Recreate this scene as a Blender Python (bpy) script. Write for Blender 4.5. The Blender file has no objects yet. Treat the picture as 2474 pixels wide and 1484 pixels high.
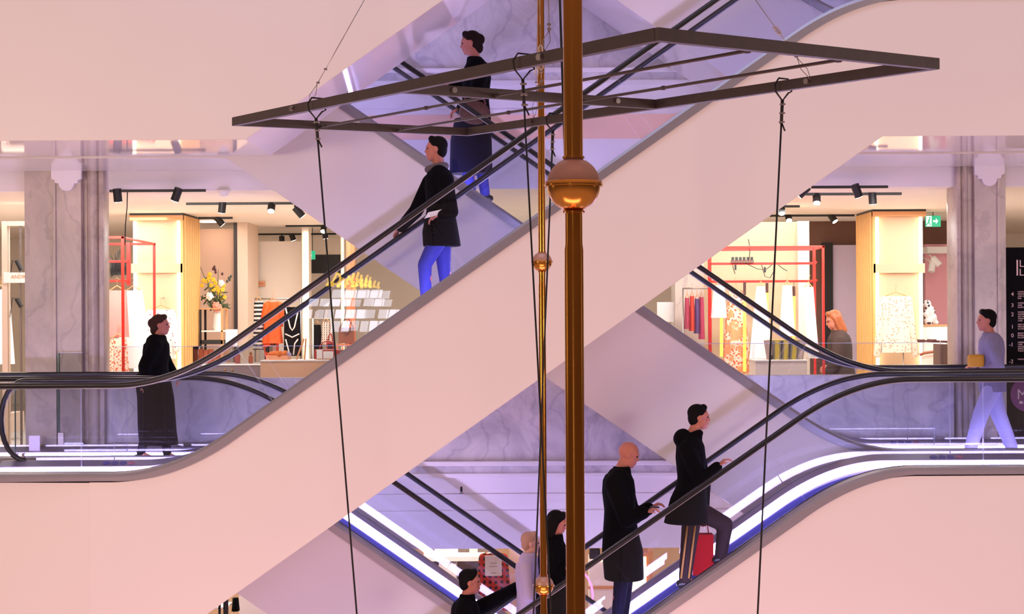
import bpy, bmesh, math, random
from mathutils import Vector, Matrix
random.seed(7)
SC = bpy.context.scene
COL = SC.collection
PI = math.pi
# ------------------------------------------------------------------ camera
CAM_Y, CAM_Z, FPX = -15.7, 1.63, 4000.0
VPX, VPY, ROLL = 1283.0, 757.0, math.radians(0.3)
cam_d = bpy.data.cameras.new('camera')
cam = bpy.data.objects.new('camera', cam_d); COL.objects.link(cam)
cam.location = (0, CAM_Y, CAM_Z)
cam.rotation_mode = 'QUATERNION'
cam.rotation_quaternion = (Matrix.Rotation(PI/2, 4, 'X') @ Matrix.Rotation(-ROLL, 4, 'Z')).to_quaternion()
cam_d.sensor_fit = 'HORIZONTAL'; cam_d.sensor_width = 36.0
cam_d.lens = FPX*36.0/2474.0
cam_d.shift_x = -(VPX-1237.0)/2474.0
cam_d.shift_y = (VPY-742.0)/2474.0
cam_d.clip_end = 200
SC.camera = cam
# ------------------------------------------------------------------ world, exposure, big lights
SC.view_settings.view_transform = 'Standard'
try: SC.view_settings.look = 'None'
except Exception: pass
SC.view_settings.gamma = 1.0
SC.view_settings.use_curve_mapping = False
SC.view_settings.exposure = 0.04
SC.cycles.transparent_max_bounces = 48
SC.cycles.max_bounces = 10
w = bpy.data.worlds.new('world'); SC.world = w; w.use_nodes = True
bg = w.node_tree.nodes['Background']
# glow of the hall: bright skylight above and lit floors below, darker opposite galleries at eye level
_n = w.node_tree.nodes; _l = w.node_tree.links
_tc = _n.new('ShaderNodeTexCoord'); _sx = _n.new('ShaderNodeSeparateXYZ'); _ab = _n.new('ShaderNodeMath'); _ab.operation = 'ABSOLUTE'
_mr = _n.new('ShaderNodeMapRange'); _mr.interpolation_type = 'SMOOTHSTEP'; _mr.inputs[1].default_value = 0.06; _mr.inputs[2].default_value = 0.55
_mx = _n.new('ShaderNodeMix'); _mx.data_type = 'RGBA'; _mx.inputs[6].default_value = (0.138, 0.083, 0.078, 1); _mx.inputs[7].default_value = (0.60, 0.36, 0.34, 1)
_l.new(_tc.outputs['Generated'], _sx.inputs[0]); _l.new(_sx.outputs[2], _ab.inputs[0]); _l.new(_ab.outputs[0], _mr.inputs[0])
_l.new(_mr.outputs[0], _mx.inputs[0]); _l.new(_mx.outputs[2], bg.inputs[0]); bg.inputs[1].default_value = 0.85

def area(name, loc, target, sx, sy, power, color, spread=PI):
    d = bpy.data.lights.new(name, 'AREA'); d.shape = 'RECTANGLE'; d.size = sx; d.size_y = sy
    d.energy = power; d.color = color; d.spread = spread
    o = bpy.data.objects.new(name, d); COL.objects.link(o); o.location = loc
    o.rotation_mode = 'QUATERNION'
    o.rotation_quaternion = (Vector(target)-Vector(loc)).to_track_quat('-Z', 'Y')
    return o
area('atrium_light_high', (1, -13, 11.5), (0, 0, 1.0), 10, 5, 62, (1.000, 0.700, 0.600))  # unseen key light added in front for the white claddings
area('atrium_light_low', (-1, -12, -8.0), (-0.5, 0, -0.5), 10, 4, 740, (1.000, 0.50, 0.48))  # second unseen key, added from below to brighten the claddings
for i, (lx, ly, e) in enumerate([(-8.2, 5.6, 110), (-6.2, 6.2, 115), (-3.0, 8.0, 120), (-0.5, 7.5, 100), (3.0, 7.0, 120), (6.0, 6.0, 120)]):
    area('shop_light', (lx, ly, 3.0), (lx, ly, 0), 2.2, 2.6, e*0.80, (0.98, 1.0, 1.0))
area('void_light_low', (0.3, -3.5, -7.5), (0, 3, -0.8), 8, 3, 430, (1.0, 0.62, 0.86))  # added pink fill for the rear claddings and lower fascia, no lamp there
area('void_light_high', (-0.5, -3.5, 11.0), (0, 3, 4.4), 8, 3, 320, (0.500, 0.625, 1.000))  # added lilac fill for the upper marble and rear cladding, no lamp there
area('gallery_light', (-8.0, -9.0, 2.2), (-5.2, 3.2, 1.4), 2.0, 1.2, 330, (1.0, 0.78, 0.60))  # two unseen side lamps added to brighten the marble piers
area('gallery_light', (8.0, -9.0, 2.2), (5.4, 3.2, 1.4), 2.0, 1.2, 235, (1.0, 0.84, 0.80))
area('shop_front_light', (3.3, 3.75, 2.95), (3.4, 6.2, 0.9), 3.6, 0.3, 75, (1.0, 0.94, 0.88), 1.7)
area('shop_front_light', (-4.6, 3.75, 2.95), (-4.4, 6.8, 0.9), 2.6, 0.3, 55, (1.0, 0.94, 0.88), 1.7)
for lx in (-5.0, -1.0, 3.5):
    area('lower_shop_light', (lx, 7.0, -1.2), (lx, 7.0, -4), 2.5, 2.5, 75, (1.0, 0.9, 0.8))
for lx in (-3.0, 1.0):
    area('upper_shop_light', (lx, 7.0, 7.3), (lx, 7.0, 4), 2.5, 2.5, 65, (1.0, 0.9, 0.8))

# ------------------------------------------------------------------ helpers
def s2l(c):
    return tuple(((x/255.0)/12.92 if x/255.0 <= 0.04045 else ((x/255.0+0.055)/1.055)**2.4) for x in c)

def W(px, py, Y):
    """the world point seen at pixel (px,py) of the photograph at depth coordinate Y"""
    dx, dy = px-VPX, VPY-py
    c, s = math.cos(ROLL), math.sin(ROLL)
    k = (Y-CAM_Y)/FPX
    return Vector(((dx*c+dy*s)*k, Y, CAM_Z+(-dx*s+dy*c)*k))
def Wd(px, py, d): return W(px, py, CAM_Y+d)

MATS = {}
def mat(name, rgb, rough=0.6, metal=0.0, var=0.06, scale=6.0, emit=None, estr=0.0, spec=0.5, bump=0.0, lin=False, sheen=0.0):
    if name in MATS: return MATS[name]
    m = bpy.data.materials.new(name); m.use_nodes = True
    nt = m.node_tree; b = nt.nodes['Principled BSDF']
    c = rgb if lin else s2l(rgb)
    b.inputs['Roughness'].default_value = rough; b.inputs['Metallic'].default_value = metal
    b.inputs['Specular IOR Level'].default_value = spec
    if sheen: b.inputs['Sheen Weight'].default_value = sheen
    tc = nt.nodes.new('ShaderNodeTexCoord')
    nz = nt.nodes.new('ShaderNodeTexNoise'); nz.inputs['Scale'].default_value = scale; nz.inputs['Detail'].default_value = 4
    nt.links.new(tc.outputs['Object'], nz.inputs['Vector'])
    mx = nt.nodes.new('ShaderNodeMix'); mx.data_type = 'RGBA'
    mx.inputs[6].default_value = tuple(max(0, x*(1-var)) for x in c)+(1,)
    mx.inputs[7].default_value = tuple(min(1, x*(1+var)) for x in c)+(1,)
    nt.links.new(nz.outputs['Fac'], mx.inputs[0])
    nt.links.new(mx.outputs[2], b.inputs['Base Color'])
    if emit is not None:
        b.inputs['Emission Color'].default_value = (*emit, 1); b.inputs['Emission Strength'].default_value = estr
    if bump:
        bp = nt.nodes.new('ShaderNodeBump'); bp.inputs['Strength'].default_value = bump; bp.inputs['Distance'].default_value = 0.01
        nt.links.new(nz.outputs['Fac'], bp.inputs['Height']); nt.links.new(bp.outputs['Normal'], b.inputs['Normal'])
    MATS[name] = m
    return m

def marble_mat(name, c1, c2, scale=1.3, rough=0.35):
    m = bpy.data.materials.new(name); m.use_nodes = True
    nt = m.node_tree; b = nt.nodes['Principled BSDF']; b.inputs['Roughness'].default_value = rough
    tc = nt.nodes.new('ShaderNodeTexCoord')
    n1 = nt.nodes.new('ShaderNodeTexNoise'); n1.inputs['Scale'].default_value = scale; n1.inputs['Detail'].default_value = 9
    n1.inputs['Roughness'].default_value = 0.68; n1.inputs['Distortion'].default_value = 1.1
    nt.links.new(tc.outputs['Object'], n1.inputs['Vector'])
    r = nt.nodes.new('ShaderNodeValToRGB')
    r.color_ramp.elements[0].position = 0.36; r.color_ramp.elements[0].color = (*s2l(c2), 1)
    r.color_ramp.elements[1].position = 0.60; r.color_ramp.elements[1].color = (*s2l(c1), 1)
    nt.links.new(n1.outputs['Fac'], r.inputs['Fac'])
    wv = nt.nodes.new('ShaderNodeTexWave'); wv.inputs['Scale'].default_value = 0.9; wv.inputs['Distortion'].default_value = 14
    wv.inputs['Detail'].default_value = 5; wv.inputs['Detail Scale'].default_value = 1.5
    nt.links.new(tc.outputs['Object'], wv.inputs['Vector'])
    r2 = nt.nodes.new('ShaderNodeValToRGB'); r2.color_ramp.elements[0].position = 0.0; r2.color_ramp.elements[0].color = (0.84, 0.83, 0.86, 1)
    r2.color_ramp.elements[1].position = 0.10; r2.color_ramp.elements[1].color = (1, 1, 1, 1)
    nt.links.new(wv.outputs['Fac'], r2.inputs['Fac'])
    mx = nt.nodes.new('ShaderNodeMix'); mx.data_type = 'RGBA'; mx.blend_type = 'MULTIPLY'; mx.inputs[0].default_value = 1
    nt.links.new(r.outputs[0], mx.inputs[6]); nt.links.new(r2.outputs[0], mx.inputs[7])
    nt.links.new(mx.outputs[2], b.inputs['Base Color'])
    MATS[name] = m
    return m

def glass_mat(name, tint=(0.965, 0.97, 0.975), ior=1.45):
    m = bpy.data.materials.new(name); m.use_nodes = True
    nt = m.node_tree; nt.nodes.clear()
    out = nt.nodes.new('ShaderNodeOutputMaterial'); mx = nt.nodes.new('ShaderNodeMixShader')
    t = nt.nodes.new('ShaderNodeBsdfTransparent'); t.inputs[0].default_value = (*tint, 1)
    g = nt.nodes.new('ShaderNodeBsdfGlossy'); g.inputs['Roughness'].default_value = 0.0; g.inputs[0].default_value = (1, 1, 1, 1)
    f = nt.nodes.new('ShaderNodeFresnel'); f.inputs[0].default_value = ior
    nt.links.new(f.outputs[0], mx.inputs[0]); nt.links.new(t.outputs[0], mx.inputs[1]); nt.links.new(g.outputs[0], mx.inputs[2])
    nt.links.new(mx.outputs[0], out.inputs[0])
    MATS[name] = m
    return m

def check_mat(name, c1, c2, c3, sx, sz):
    """woven check: two crossing stripe sets"""
    m = bpy.data.materials.new(name); m.use_nodes = True
    nt = m.node_tree; b = nt.nodes['Principled BSDF']; b.inputs['Roughness'].default_value = 0.85
    tc = nt.nodes.new('ShaderNodeTexCoord')
    cols = []
    for ax, sc in (('X', sx), ('Z', sz)):
        wv = nt.nodes.new('ShaderNodeTexWave'); wv.bands_direction = ax; wv.inputs['Scale'].default_value = sc
        wv.inputs['Distortion'].default_value = 0.6; wv.inputs['Detail Scale'].default_value = 3
        nt.links.new(tc.outputs['Object'], wv.inputs['Vector'])
        r = nt.nodes.new('ShaderNodeValToRGB'); r.color_ramp.interpolation = 'CONSTANT'
        r.color_ramp.elements[0].color = (0, 0, 0, 1); r.color_ramp.elements[1].position = 0.5; r.color_ramp.elements[1].color = (1, 1, 1, 1)
        nt.links.new(wv.outputs['Fac'], r.inputs[0]); cols.append(r)
    a = nt.nodes.new('ShaderNodeMix'); a.data_type = 'RGBA'; a.inputs[6].default_value = (*s2l(c1), 1); a.inputs[7].default_value = (*s2l(c2), 1)
    nt.links.new(cols[0].outputs[0], a.inputs[0])
    a2 = nt.nodes.new('ShaderNodeMix'); a2.data_type = 'RGBA'; a2.inputs[7].default_value = (*s2l(c3), 1)
    nt.links.new(a.outputs[2], a2.inputs[6]); nt.links.new(cols[1].outputs[0], a2.inputs[0])
    nt.links.new(a2.outputs[2], b.inputs['Base Color']); MATS[name] = m
    return m

def spot_mat(name, base, dots, scale=22, size=0.28, c3=None):
    m = bpy.data.materials.new(name); m.use_nodes = True
    nt = m.node_tree; b = nt.nodes['Principled BSDF']; b.inputs['Roughness'].default_value = 0.85
    tc = nt.nodes.new('ShaderNodeTexCoord'); v = nt.nodes.new('ShaderNodeTexVoronoi'); v.inputs['Scale'].default_value = scale
    nt.links.new(tc.outputs['Object'], v.inputs['Vector'])
    r = nt.nodes.new('ShaderNodeValToRGB'); r.color_ramp.interpolation = 'CONSTANT'
    r.color_ramp.elements[0].color = (*s2l(dots), 1)
    e = r.color_ramp.elements[1]; e.position = size; e.color = (*s2l(base), 1)
    nt.links.new(v.outputs['Distance'], r.inputs[0])
    if c3:
        n = nt.nodes.new('ShaderNodeTexNoise'); n.inputs['Scale'].default_value = scale*0.35
        nt.links.new(tc.outputs['Object'], n.inputs['Vector'])
        r2 = nt.nodes.new('ShaderNodeValToRGB'); r2.color_ramp.elements[0].position = 0.48; r2.color_ramp.elements[1].position = 0.56
        nt.links.new(n.outputs['Fac'], r2.inputs[0])
        mx = nt.nodes.new('ShaderNodeMix'); mx.data_type = 'RGBA'; mx.inputs[7].default_value = (*s2l(c3), 1)
        nt.links.new(r2.outputs[0], mx.inputs[0]); nt.links.new(r.outputs[0], mx.inputs[6])
        nt.links.new(mx.outputs[2], b.inputs['Base Color'])
    else:
        nt.links.new(r.outputs[0], b.inputs['Base Color'])
    MATS[name] = m
    return m

# ------------------------------------------------------------------ materials
clad = mat('white_cladding', (222, 214, 208), 0.45, var=0.02, scale=1.2)
clad_b = clad
soffit_m = mat('gloss_white_panel', (222, 214, 212), 0.05, var=0.02, spec=0.9)
rim_m = mat('satin_steel_trim', (150, 146, 152), 0.38, metal=0.55, var=0.05)
deck_m = mat('brushed_steel_deck', (150, 142, 160), 0.32, metal=0.6, var=0.05)
rubber = mat('black_rubber', (16, 15, 18), 0.32, var=0.1)
skirt_m = mat('dark_skirt_steel', (56, 56, 118), 0.4, metal=0.3)  # dark steel tinted blue to carry the LED glow in its colour
step_m = mat('dark_step_metal', (70, 70, 84), 0.45, metal=0.5)
led_m = mat('blue_white_led', (240, 240, 255), 0.4, emit=(0.52, 0.44, 0.98), estr=32.0, var=0.0)
glass = glass_mat('clear_glass')
gedge = mat('polished_glass_edge', (196, 200, 226), 0.2, var=0.03)
ggreen = mat('green_glass_edge', (70, 110, 100), 0.2, var=0.05)
marble = marble_mat('grey_marble', (224, 218, 216), (186, 180, 184))
marble_p = marble_mat('pier_marble', (208, 192, 176), (178, 164, 152), 0.9)
plaster = mat('white_plaster', (242, 236, 234), 0.7, var=0.02, scale=2)
beige = mat('beige_wall_paint', (222, 196, 174), 0.7, var=0.03)
cream = mat('cream_wall_paint', (238, 222, 204), 0.7, var=0.02)
brownwall = mat('brown_wall_paint', (120, 84, 70), 0.8, var=0.06)
floor_m = mat('pale_floor_tile', (234, 220, 206), 0.25, var=0.03)
ceil_m = mat('shop_ceiling_paint', (244, 230, 216), 0.75, var=0.02)
black = mat('matt_black_metal', (20, 18, 18), 0.5, var=0.1)
steelbar = mat('mill_scale_steel', (74, 64, 62), 0.5, metal=0.35, var=0.22, scale=14)
brass = mat('polished_brass', (205, 140, 62), 0.20, metal=1.0, var=0.08, scale=3)
brass2 = mat('worn_brass', (186, 122, 50), 0.24, metal=1.0, var=0.12, scale=5)
dusty = mat('dusty_brass_dome', (186, 142, 122), 0.45, metal=0.45, var=0.08, scale=20)
wire_m = mat('steel_wire', (170, 160, 155), 0.35, metal=0.9)
redm = mat('red_lacquered_steel', (206, 36, 22), 0.35, var=0.05)
wood = mat('pale_oak', (214, 150, 96), 0.5, var=0.1, scale=10)
slat_m = mat('oak_slats', (226, 172, 104), 0.5, var=0.08, scale=8)
ledw = mat('warm_led_strip', (255, 240, 220), 0.5, emit=(1.0, 0.80, 0.55), estr=5.0, var=0.0)
lampglow = mat('spot_lens', (255, 244, 230), 0.5, emit=(1.0, 0.85, 0.68), estr=18.0, var=0.0)
white = mat('white_cloth', (240, 234, 228), 0.85, var=0.04, scale=18)
paper = mat('white_card', (242, 236, 228), 0.7, var=0.01)
skin = mat('skin', (186, 114, 92), 0.5, var=0.05, scale=20)
blackcloth = mat('black_wool', (10, 9, 11), 0.95, var=0.2, scale=40, spec=0.1)
darkhair = mat('dark_hair', (13, 10, 10), 0.7, var=0.3, scale=60, spec=0.12)
brownhair = mat('brown_hair', (60, 38, 30), 0.7, var=0.3, scale=60, spec=0.12)

# ------------------------------------------------------------------ mesh builder
class MB:
    def __init__(s): s.bm = bmesh.new()
    def box(s, x0, y0, z0, x1, y1, z1, bev=0.0):
        v = [s.bm.verts.new(p) for p in ((x0, y0, z0), (x1, y0, z0), (x1, y1, z0), (x0, y1, z0), (x0, y0, z1), (x1, y0, z1), (x1, y1, z1), (x0, y1, z1))]
        fs = [s.bm.faces.new([v[i] for i in q]) for q in ((3, 2, 1, 0), (4, 5, 6, 7), (0, 1, 5, 4), (1, 2, 6, 5), (2, 3, 7, 6), (3, 0, 4, 7))]
        if bev:
            es = {e for f in fs for e in f.edges}
            bmesh.ops.bevel(s.bm, geom=list(es), offset=bev, segments=2, affect='EDGES', profile=0.5)
        return s
    def prism(s, pts, y0, y1):
        """polygon in XZ extruded from y0 to y1"""
        a = [s.bm.verts.new((p[0], y0, p[1])) for p in pts]; b = [s.bm.verts.new((p[0], y1, p[1])) for p in pts]
        n = len(pts)
        s.bm.faces.new(a); s.bm.faces.new(b[::-1])
        for i in range(n):
            j = (i+1) % n; s.bm.faces.new((a[j], a[i], b[i], b[j]))
        return s
    def hprism(s, pts, z0, z1):
        a = [s.bm.verts.new((p[0], p[1], z0)) for p in pts]; b = [s.bm.verts.new((p[0], p[1], z1)) for p in pts]
        n = len(pts)
        s.bm.faces.new(a[::-1]); s.bm.faces.new(b)
        for i in range(n):
            j = (i+1) % n; s.bm.faces.new((a[i], a[j], b[j], b[i]))
        return s
    def tube(s, pts, r, seg=8, ry=None, closed=False, rs=None):
        """round tube along points; ry: half width along world Y for flat sections of planar (XZ) paths"""
        pts = [Vector(p) for p in pts]; n = len(pts); rings = []
        up = None
        for i, p in enumerate(pts):
            if closed: t = pts[(i+1) % n]-pts[i-1]
            else: t = pts[min(i+1, n-1)]-pts[max(i-1, 0)]
            t.normalize()
            if up is None:
                up = Vector((0, 1, 0)) if abs(t.y) < 0.9 else Vector((1, 0, 0))
            a = (up-t*up.dot(t)).normalized(); up = a
            b = t.cross(a)
            rr = rs[i] if rs else r
            rings.append([s.bm.verts.new(p+a*((ry if ry else rr)*math.cos(2*PI*k/seg))+b*(rr*math.sin(2*PI*k/seg))) for k in range(seg)])
        for i in range(n if closed else n-1):
            A, B = rings[i], rings[(i+1) % n]
            for k in range(seg):
                s.bm.faces.new((A[k], A[(k+1) % seg], B[(k+1) % seg], B[k]))
        if not closed:
            s.bm.faces.new(rings[0][::-1]); s.bm.faces.new(rings[-1])
        return s
    def lathe(s, prof, c, seg=24):
        """profile [(r,z)] round the vertical axis at c"""
        rings = [[s.bm.verts.new((c[0]+r*math.cos(2*PI*k/seg), c[1]+r*math.sin(2*PI*k/seg), c[2]+z)) for k in range(seg)] for r, z in prof]
        for A, B in zip(rings, rings[1:]):
            for k in range(seg): s.bm.faces.new((A[k], A[(k+1) % seg], B[(k+1) % seg], B[k]))
        s.bm.faces.new(rings[0][::-1]); s.bm.faces.new(rings[-1])
        return s
    def sweep(s, xs, sec):
        """closed section [(y, f(x))] carried along xs"""
        rings = [[s.bm.verts.new((x, y, f(x))) for y, f in sec] for x in xs]; m = len(sec)
        for A, B in zip(rings, rings[1:]):
            for k in range(m): s.bm.faces.new((A[k], A[(k+1) % m], B[(k+1) % m], B[k]))
        s.bm.faces.new(rings[0][::-1]); s.bm.faces.new(rings[-1])
        return s
    def ell(s, c, r, tilt=0.0, seg=16, rings=10):
        mtx = Matrix.Translation(c) @ Matrix.Rotation(tilt, 4, 'Y') @ Matrix.Diagonal((r[0], r[1], r[2], 1))
        bmesh.ops.create_uvsphere(s.bm, u_segments=seg, v_segments=rings, radius=1.0, matrix=mtx)
        return s
    def cap(s, p1, r1, p2, r2, seg=12):
        """tapered capsule"""
        p1, p2 = Vector(p1), Vector(p2); t = p2-p1; L = t.length
        if L < 1e-6: return s.ell(p1, (r1, r1, r1))
        q = t.to_track_quat('Z', 'Y').to_matrix().to_4x4()
        prof = [(r1*math.cos(a), -r1*math.sin(a)) for a in (1.4, 1.0, 0.5, 0.0)]+[(r2*math.cos(a), L+r2*math.sin(a)) for a in (0.0, 0.5, 1.0, 1.4)]
        rings = [[s.bm.verts.new(p1+(q @ Vector((r*math.cos(2*PI*k/seg), r*math.sin(2*PI*k/seg), z)))) for k in range(seg)] for r, z in prof]
        for A, B in zip(rings, rings[1:]):
            for k in range(seg): s.bm.faces.new((A[k], A[(k+1) % seg], B[(k+1) % seg], B[k]))
        s.bm.faces.new(rings[0][::-1]); s.bm.faces.new(rings[-1])
        return s
    def loft(s, rings_in, seg=20):
        """stack of horizontal ellipses (center, rx, ry)"""
        rings = [[s.bm.verts.new((c[0]+rx*math.cos(2*PI*k/seg), c[1]+ry*math.sin(2*PI*k/seg), c[2])) for k in range(seg)] for c, rx, ry in rings_in]
        for A, B in zip(rings, rings[1:]):
            for k in range(seg): s.bm.faces.new((A[k], A[(k+1) % seg], B[(k+1) % seg], B[k]))
        s.bm.faces.new(rings[0][::-1]); s.bm.faces.new(rings[-1])
        return s
    def sheet(s, f, nu, nv, th=0.012):
        """closed cloth-like slab: f(u,v)->(x,y,z) front surface, thickness th in Y"""
        g = [[Vector(f(i/nu, j/nv)) for j in range(nv+1)] for i in range(nu+1)]
        A = [[s.bm.verts.new(p) for p in row] for row in g]
        B = [[s.bm.verts.new(p+Vector((0, th, 0))) for p in row] for row in g]
        for i in range(nu):
            for j in range(nv):
                s.bm.faces.new((A[i][j], A[i+1][j], A[i+1][j+1], A[i][j+1]))
                s.bm.faces.new((B[i][j+1], B[i+1][j+1], B[i+1][j], B[i][j]))
        for i in range(nu):
            s.bm.faces.new((A[i+1][0], A[i][0], B[i][0], B[i+1][0])); s.bm.faces.new((A[i][nv], A[i+1][nv], B[i+1][nv], B[i][nv]))
        for j in range(nv):
            s.bm.faces.new((A[0][j], A[0][j+1], B[0][j+1], B[0][j])); s.bm.faces.new((A[nu][j+1], A[nu][j], B[nu][j], B[nu][j+1]))
        return s
    def build(s, name, m, parent=None, smooth=False, ang=None, remesh=None, iters=4):
        bmesh.ops.recalc_face_normals(s.bm, faces=s.bm.faces)
        me = bpy.data.meshes.new(name); s.bm.to_mesh(me); s.bm.free()
        if remesh:
            t = bpy.data.objects.new('tmp', me); COL.objects.link(t)
            md = t.modifiers.new('r', 'REMESH'); md.mode = 'VOXEL'; md.voxel_size = remesh
            ms = t.modifiers.new('s', 'SMOOTH'); ms.iterations = iters; ms.factor = 0.5
            dg = bpy.context.evaluated_depsgraph_get(); dg.update()
            me2 = bpy.data.meshes.new_from_object(t.evaluated_get(dg))
            bpy.data.objects.remove(t); bpy.data.meshes.remove(me); me = me2; me.name = name
            smooth = True
            me.materials.clear()
        o = bpy.data.objects.new(name, me); COL.objects.link(o)
        if isinstance(m, (list, tuple)):
            for q in m: me.materials.append(q)
        else: me.materials.append(m)
        if smooth:
            me.polygons.foreach_set('use_smooth', [True]*len(me.polygons))
            if ang: me.set_sharp_from_angle(angle=math.radians(ang))
        if parent is not None:
            o.parent = parent
            r = parent
            while r.parent: r = r.parent
            off = r.location.copy()
            me.transform(Matrix.Translation(-off))
        me.update()
        return o

def tag(o, label, cat, group=None):
    o['label'] = label; o['category'] = cat
    if group: o['group'] = group
    return o
def thing(name, label, cat, loc, group=None):
    o = bpy.data.objects.new(name, None); COL.objects.link(o); o.location = loc; o.empty_display_size = 0.1
    return tag(o, label, cat, group)
def struct(o, label=None):
    o['kind'] = 'structure'
    if label: o['label'] = label
    return o
def copy_tree(o, parent=None):
    c = o.copy(); COL.objects.link(c)
    if parent: c.parent = parent
    for ch in [q for q in bpy.data.objects if q.parent == o]: copy_tree(ch, c)
    return c
def text(body, name, m, loc, size, parent, rot=(PI/2, 0, 0), align='LEFT', ext=0.002):
    cu = bpy.data.curves.new(name, 'FONT'); cu.body = body; cu.size = size; cu.extrude = ext; cu.align_x = align
    o = bpy.data.objects.new(name, cu); COL.objects.link(o)
    dg = bpy.context.evaluated_depsgraph_get(); dg.update()
    me = bpy.data.meshes.new_from_object(o.evaluated_get(dg)); bpy.data.objects.remove(o); bpy.data.curves.remove(cu)
    me.materials.clear(); me.materials.append(m)
    r = parent
    while r.parent: r = r.parent
    me.transform(Matrix.Translation(Vector(loc)-r.location) @ Matrix.Rotation(rot[0], 4, 'X'))
    o = bpy.data.objects.new(name, me); COL.objects.link(o); o.parent = parent
    return o
def pbox(mb, x0, y0, x1, y1, Y, depth, bev=0.0):
    """box whose front face at Y covers the photo rectangle x0..x1, y0..y1"""
    a, b = W(x0, y1, Y), W(x1, y0, Y)
    return mb.box(a.x, Y, a.z, b.x, Y+depth, b.z, bev)
# ------------------------------------------------------------------ the building
H = 4.5
def sbox(name, x0, y0, z0, x1, y1, z1, m, bev=0): return struct(MB().box(x0, y0, z0, x1, y1, z1, bev).build(name, m))
sbox('floor', -10, 3.42, -0.13, 10, 15, 0, floor_m)
sbox('floor_lower', -10, 3.42, -H-0.13, 10, 15, -H, floor_m)
sbox('floor_upper', -10, 3.42, H-0.13, 10, 15, H, floor_m)
sbox('ceiling', -10, 3.42, 3.06, 10, 15, 3.2, ceil_m)
sbox('ceiling_lower', -10, 3.42, -1.05, 10, 15, -0.93, ceil_m)
sbox('ceiling_upper', -10, 3.42, H+3.06, 10, 15, H+3.2, ceil_m)
sbox('wall_back', -10, 15, -H, 10, 15.2, 8, cream)
sbox('wall_left', -10.2, 3.42, -H, -10, 15.2, 8, cream)
sbox('wall_right', 10, 3.42, -H, 10.2, 15.2, 8, cream)
# slab edges towards the atrium: marble parapet, moulding, plaster fascia
def slab_edge(z, lo, tag_):
    sbox('trim_parapet_'+tag_, -4.9, 3.28, z-0.06, 4.85, 3.42, z+0.905, marble, 0.008)
    sbox('trim_moulding_'+tag_, -10, 3.22, z-0.115, 10, 3.42, z-0.06, plaster, 0.01)
    sbox('trim_band_'+tag_, -10, 3.26, z-0.20, 10, 3.42, z-0.115, marble)
    mb = MB().box(-10, 3.24, z-0.25, 10, 3.42, z-0.20, 0.008)
    a = z-0.25; b = lo; k = (a-b)
    mb.box(-10, 3.30, a-0.22*k, 10, 3.42, a).box(-10, 3.318, a-0.22*k-0.012, 10, 3.42, a-0.22*k)
    mb.box(-10, 3.30, a-0.45*k, 10, 3.42, a-0.22*k-0.012).box(-10, 3.318, a-0.45*k-0.016, 10, 3.42, a-0.45*k)
    mb.box(-10, 3.30, b, 10, 3.42, a-0.45*k-0.016)
    struct(mb.build('trim_fascia_'+tag_, plaster))
slab_edge(0, -1.07, 'middle')
slab_edge(H, 3.06, 'upper')
slab_edge(2*H, 7.56, 'top')
sbox('trim_band_peach', -10, 3.285, 3.63, 10, 3.30, 3.91, mat('peach_paint', (252, 206, 178), 0.6, var=0.02))  # peach strip paints in the warm light on the upper fascia
# landings beside the escalators (floor strips round the void)
for nm, sx in (('left', -1), ('right', 1)):
    for z in (0, H, 2*H):
        mb = MB()
        for e, y0, y1 in ((5.62, -0.12, 1.5), (6.62, 1.5, 3.2)):
            x0, x1 = (-10, -e) if sx < 0 else (e, 10)
            mb.box(x0, y0, z-1.22, x1, y1, z-0.002)
        struct(mb.build('floor_landing_'+nm, floor_m if z == 0 else clad))
# slanted balcony front under the left end of the middle escalator
struct(MB().hprism([(-4.158, -0.11), (-4.158, -0.139), (-9.0, 0.26), (-9.0, 0.30)], -1.24, 0.055).build('trim_balcony', clad))

# marble piers
def pier(nm, x0, x1, Y, flip):
    dp = 0.48 if flip else 0.26
    struct(MB().box(x0, Y, -0.1, x1, Y+dp, 3.30).build('column_'+nm, marble_p))
    mb = MB()
    if not flip:
        a, b = x1, x1+0.256
        mb.box(a+0.002, Y+0.10, -0.09, b-0.012, Y+dp-0.015, 3.29).box(b-0.055, Y+0.004, -0.1, b, Y+dp-0.004, 3.30, 0.006)
        mb.tube([(a+0.12, Y+0.10, -0.1), (a+0.12, Y+0.10, 3.28)], 0.075, 24)
        mb.box(x0+0.33, Y-0.03, -0.1, x0+0.36, Y, 3.2)
    else:
        a, b = x0-0.20, x0
        mb.box(a+0.012, Y+0.08, -0.09, b-0.002, Y+dp-0.015, 3.29).box(a, Y+0.004, -0.1, a+0.045, Y+dp-0.004, 3.30, 0.006)
        mb.tube([(a+0.10, Y+0.08, -0.1), (a+0.10, Y+0.08, 3.28)], 0.045, 20)
        mb.box(x1-0.10, Y-0.03, -0.1, x1-0.07, Y, 3.2)
    struct(mb.build('column_fluted_'+nm, marble_p, smooth=True, ang=40))
    # scalloped capital
    cx = x1-0.15 if not flip else x0+0.16
    zt = 3.30
    pts = [(cx-0.17, zt), (cx-0.17, zt-0.11), (cx-0.13, zt-0.13), (cx-0.13, zt-0.16), (cx-0.09, zt-0.165)]
    pts += [(cx-0.085*math.cos(a), zt-0.165-0.085*math.sin(a)) for a in [PI*k/12 for k in range(13)]]
    pts += [(cx+0.09, zt-0.165), (cx+0.13, zt-0.16), (cx+0.13, zt-0.13), (cx+0.17, zt-0.11), (cx+0.17, zt)]
    struct(MB().prism(pts, Y-0.06, Y).build('trim_capital_'+nm, plaster))
PY = 3.2
pier('left', W(62, 800, PY).x, W(198, 800, PY).x, PY-0.02, False)
pier('right', W(2355, 800, PY).x, W(2430, 800, PY).x, PY-0.02, True)

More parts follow.
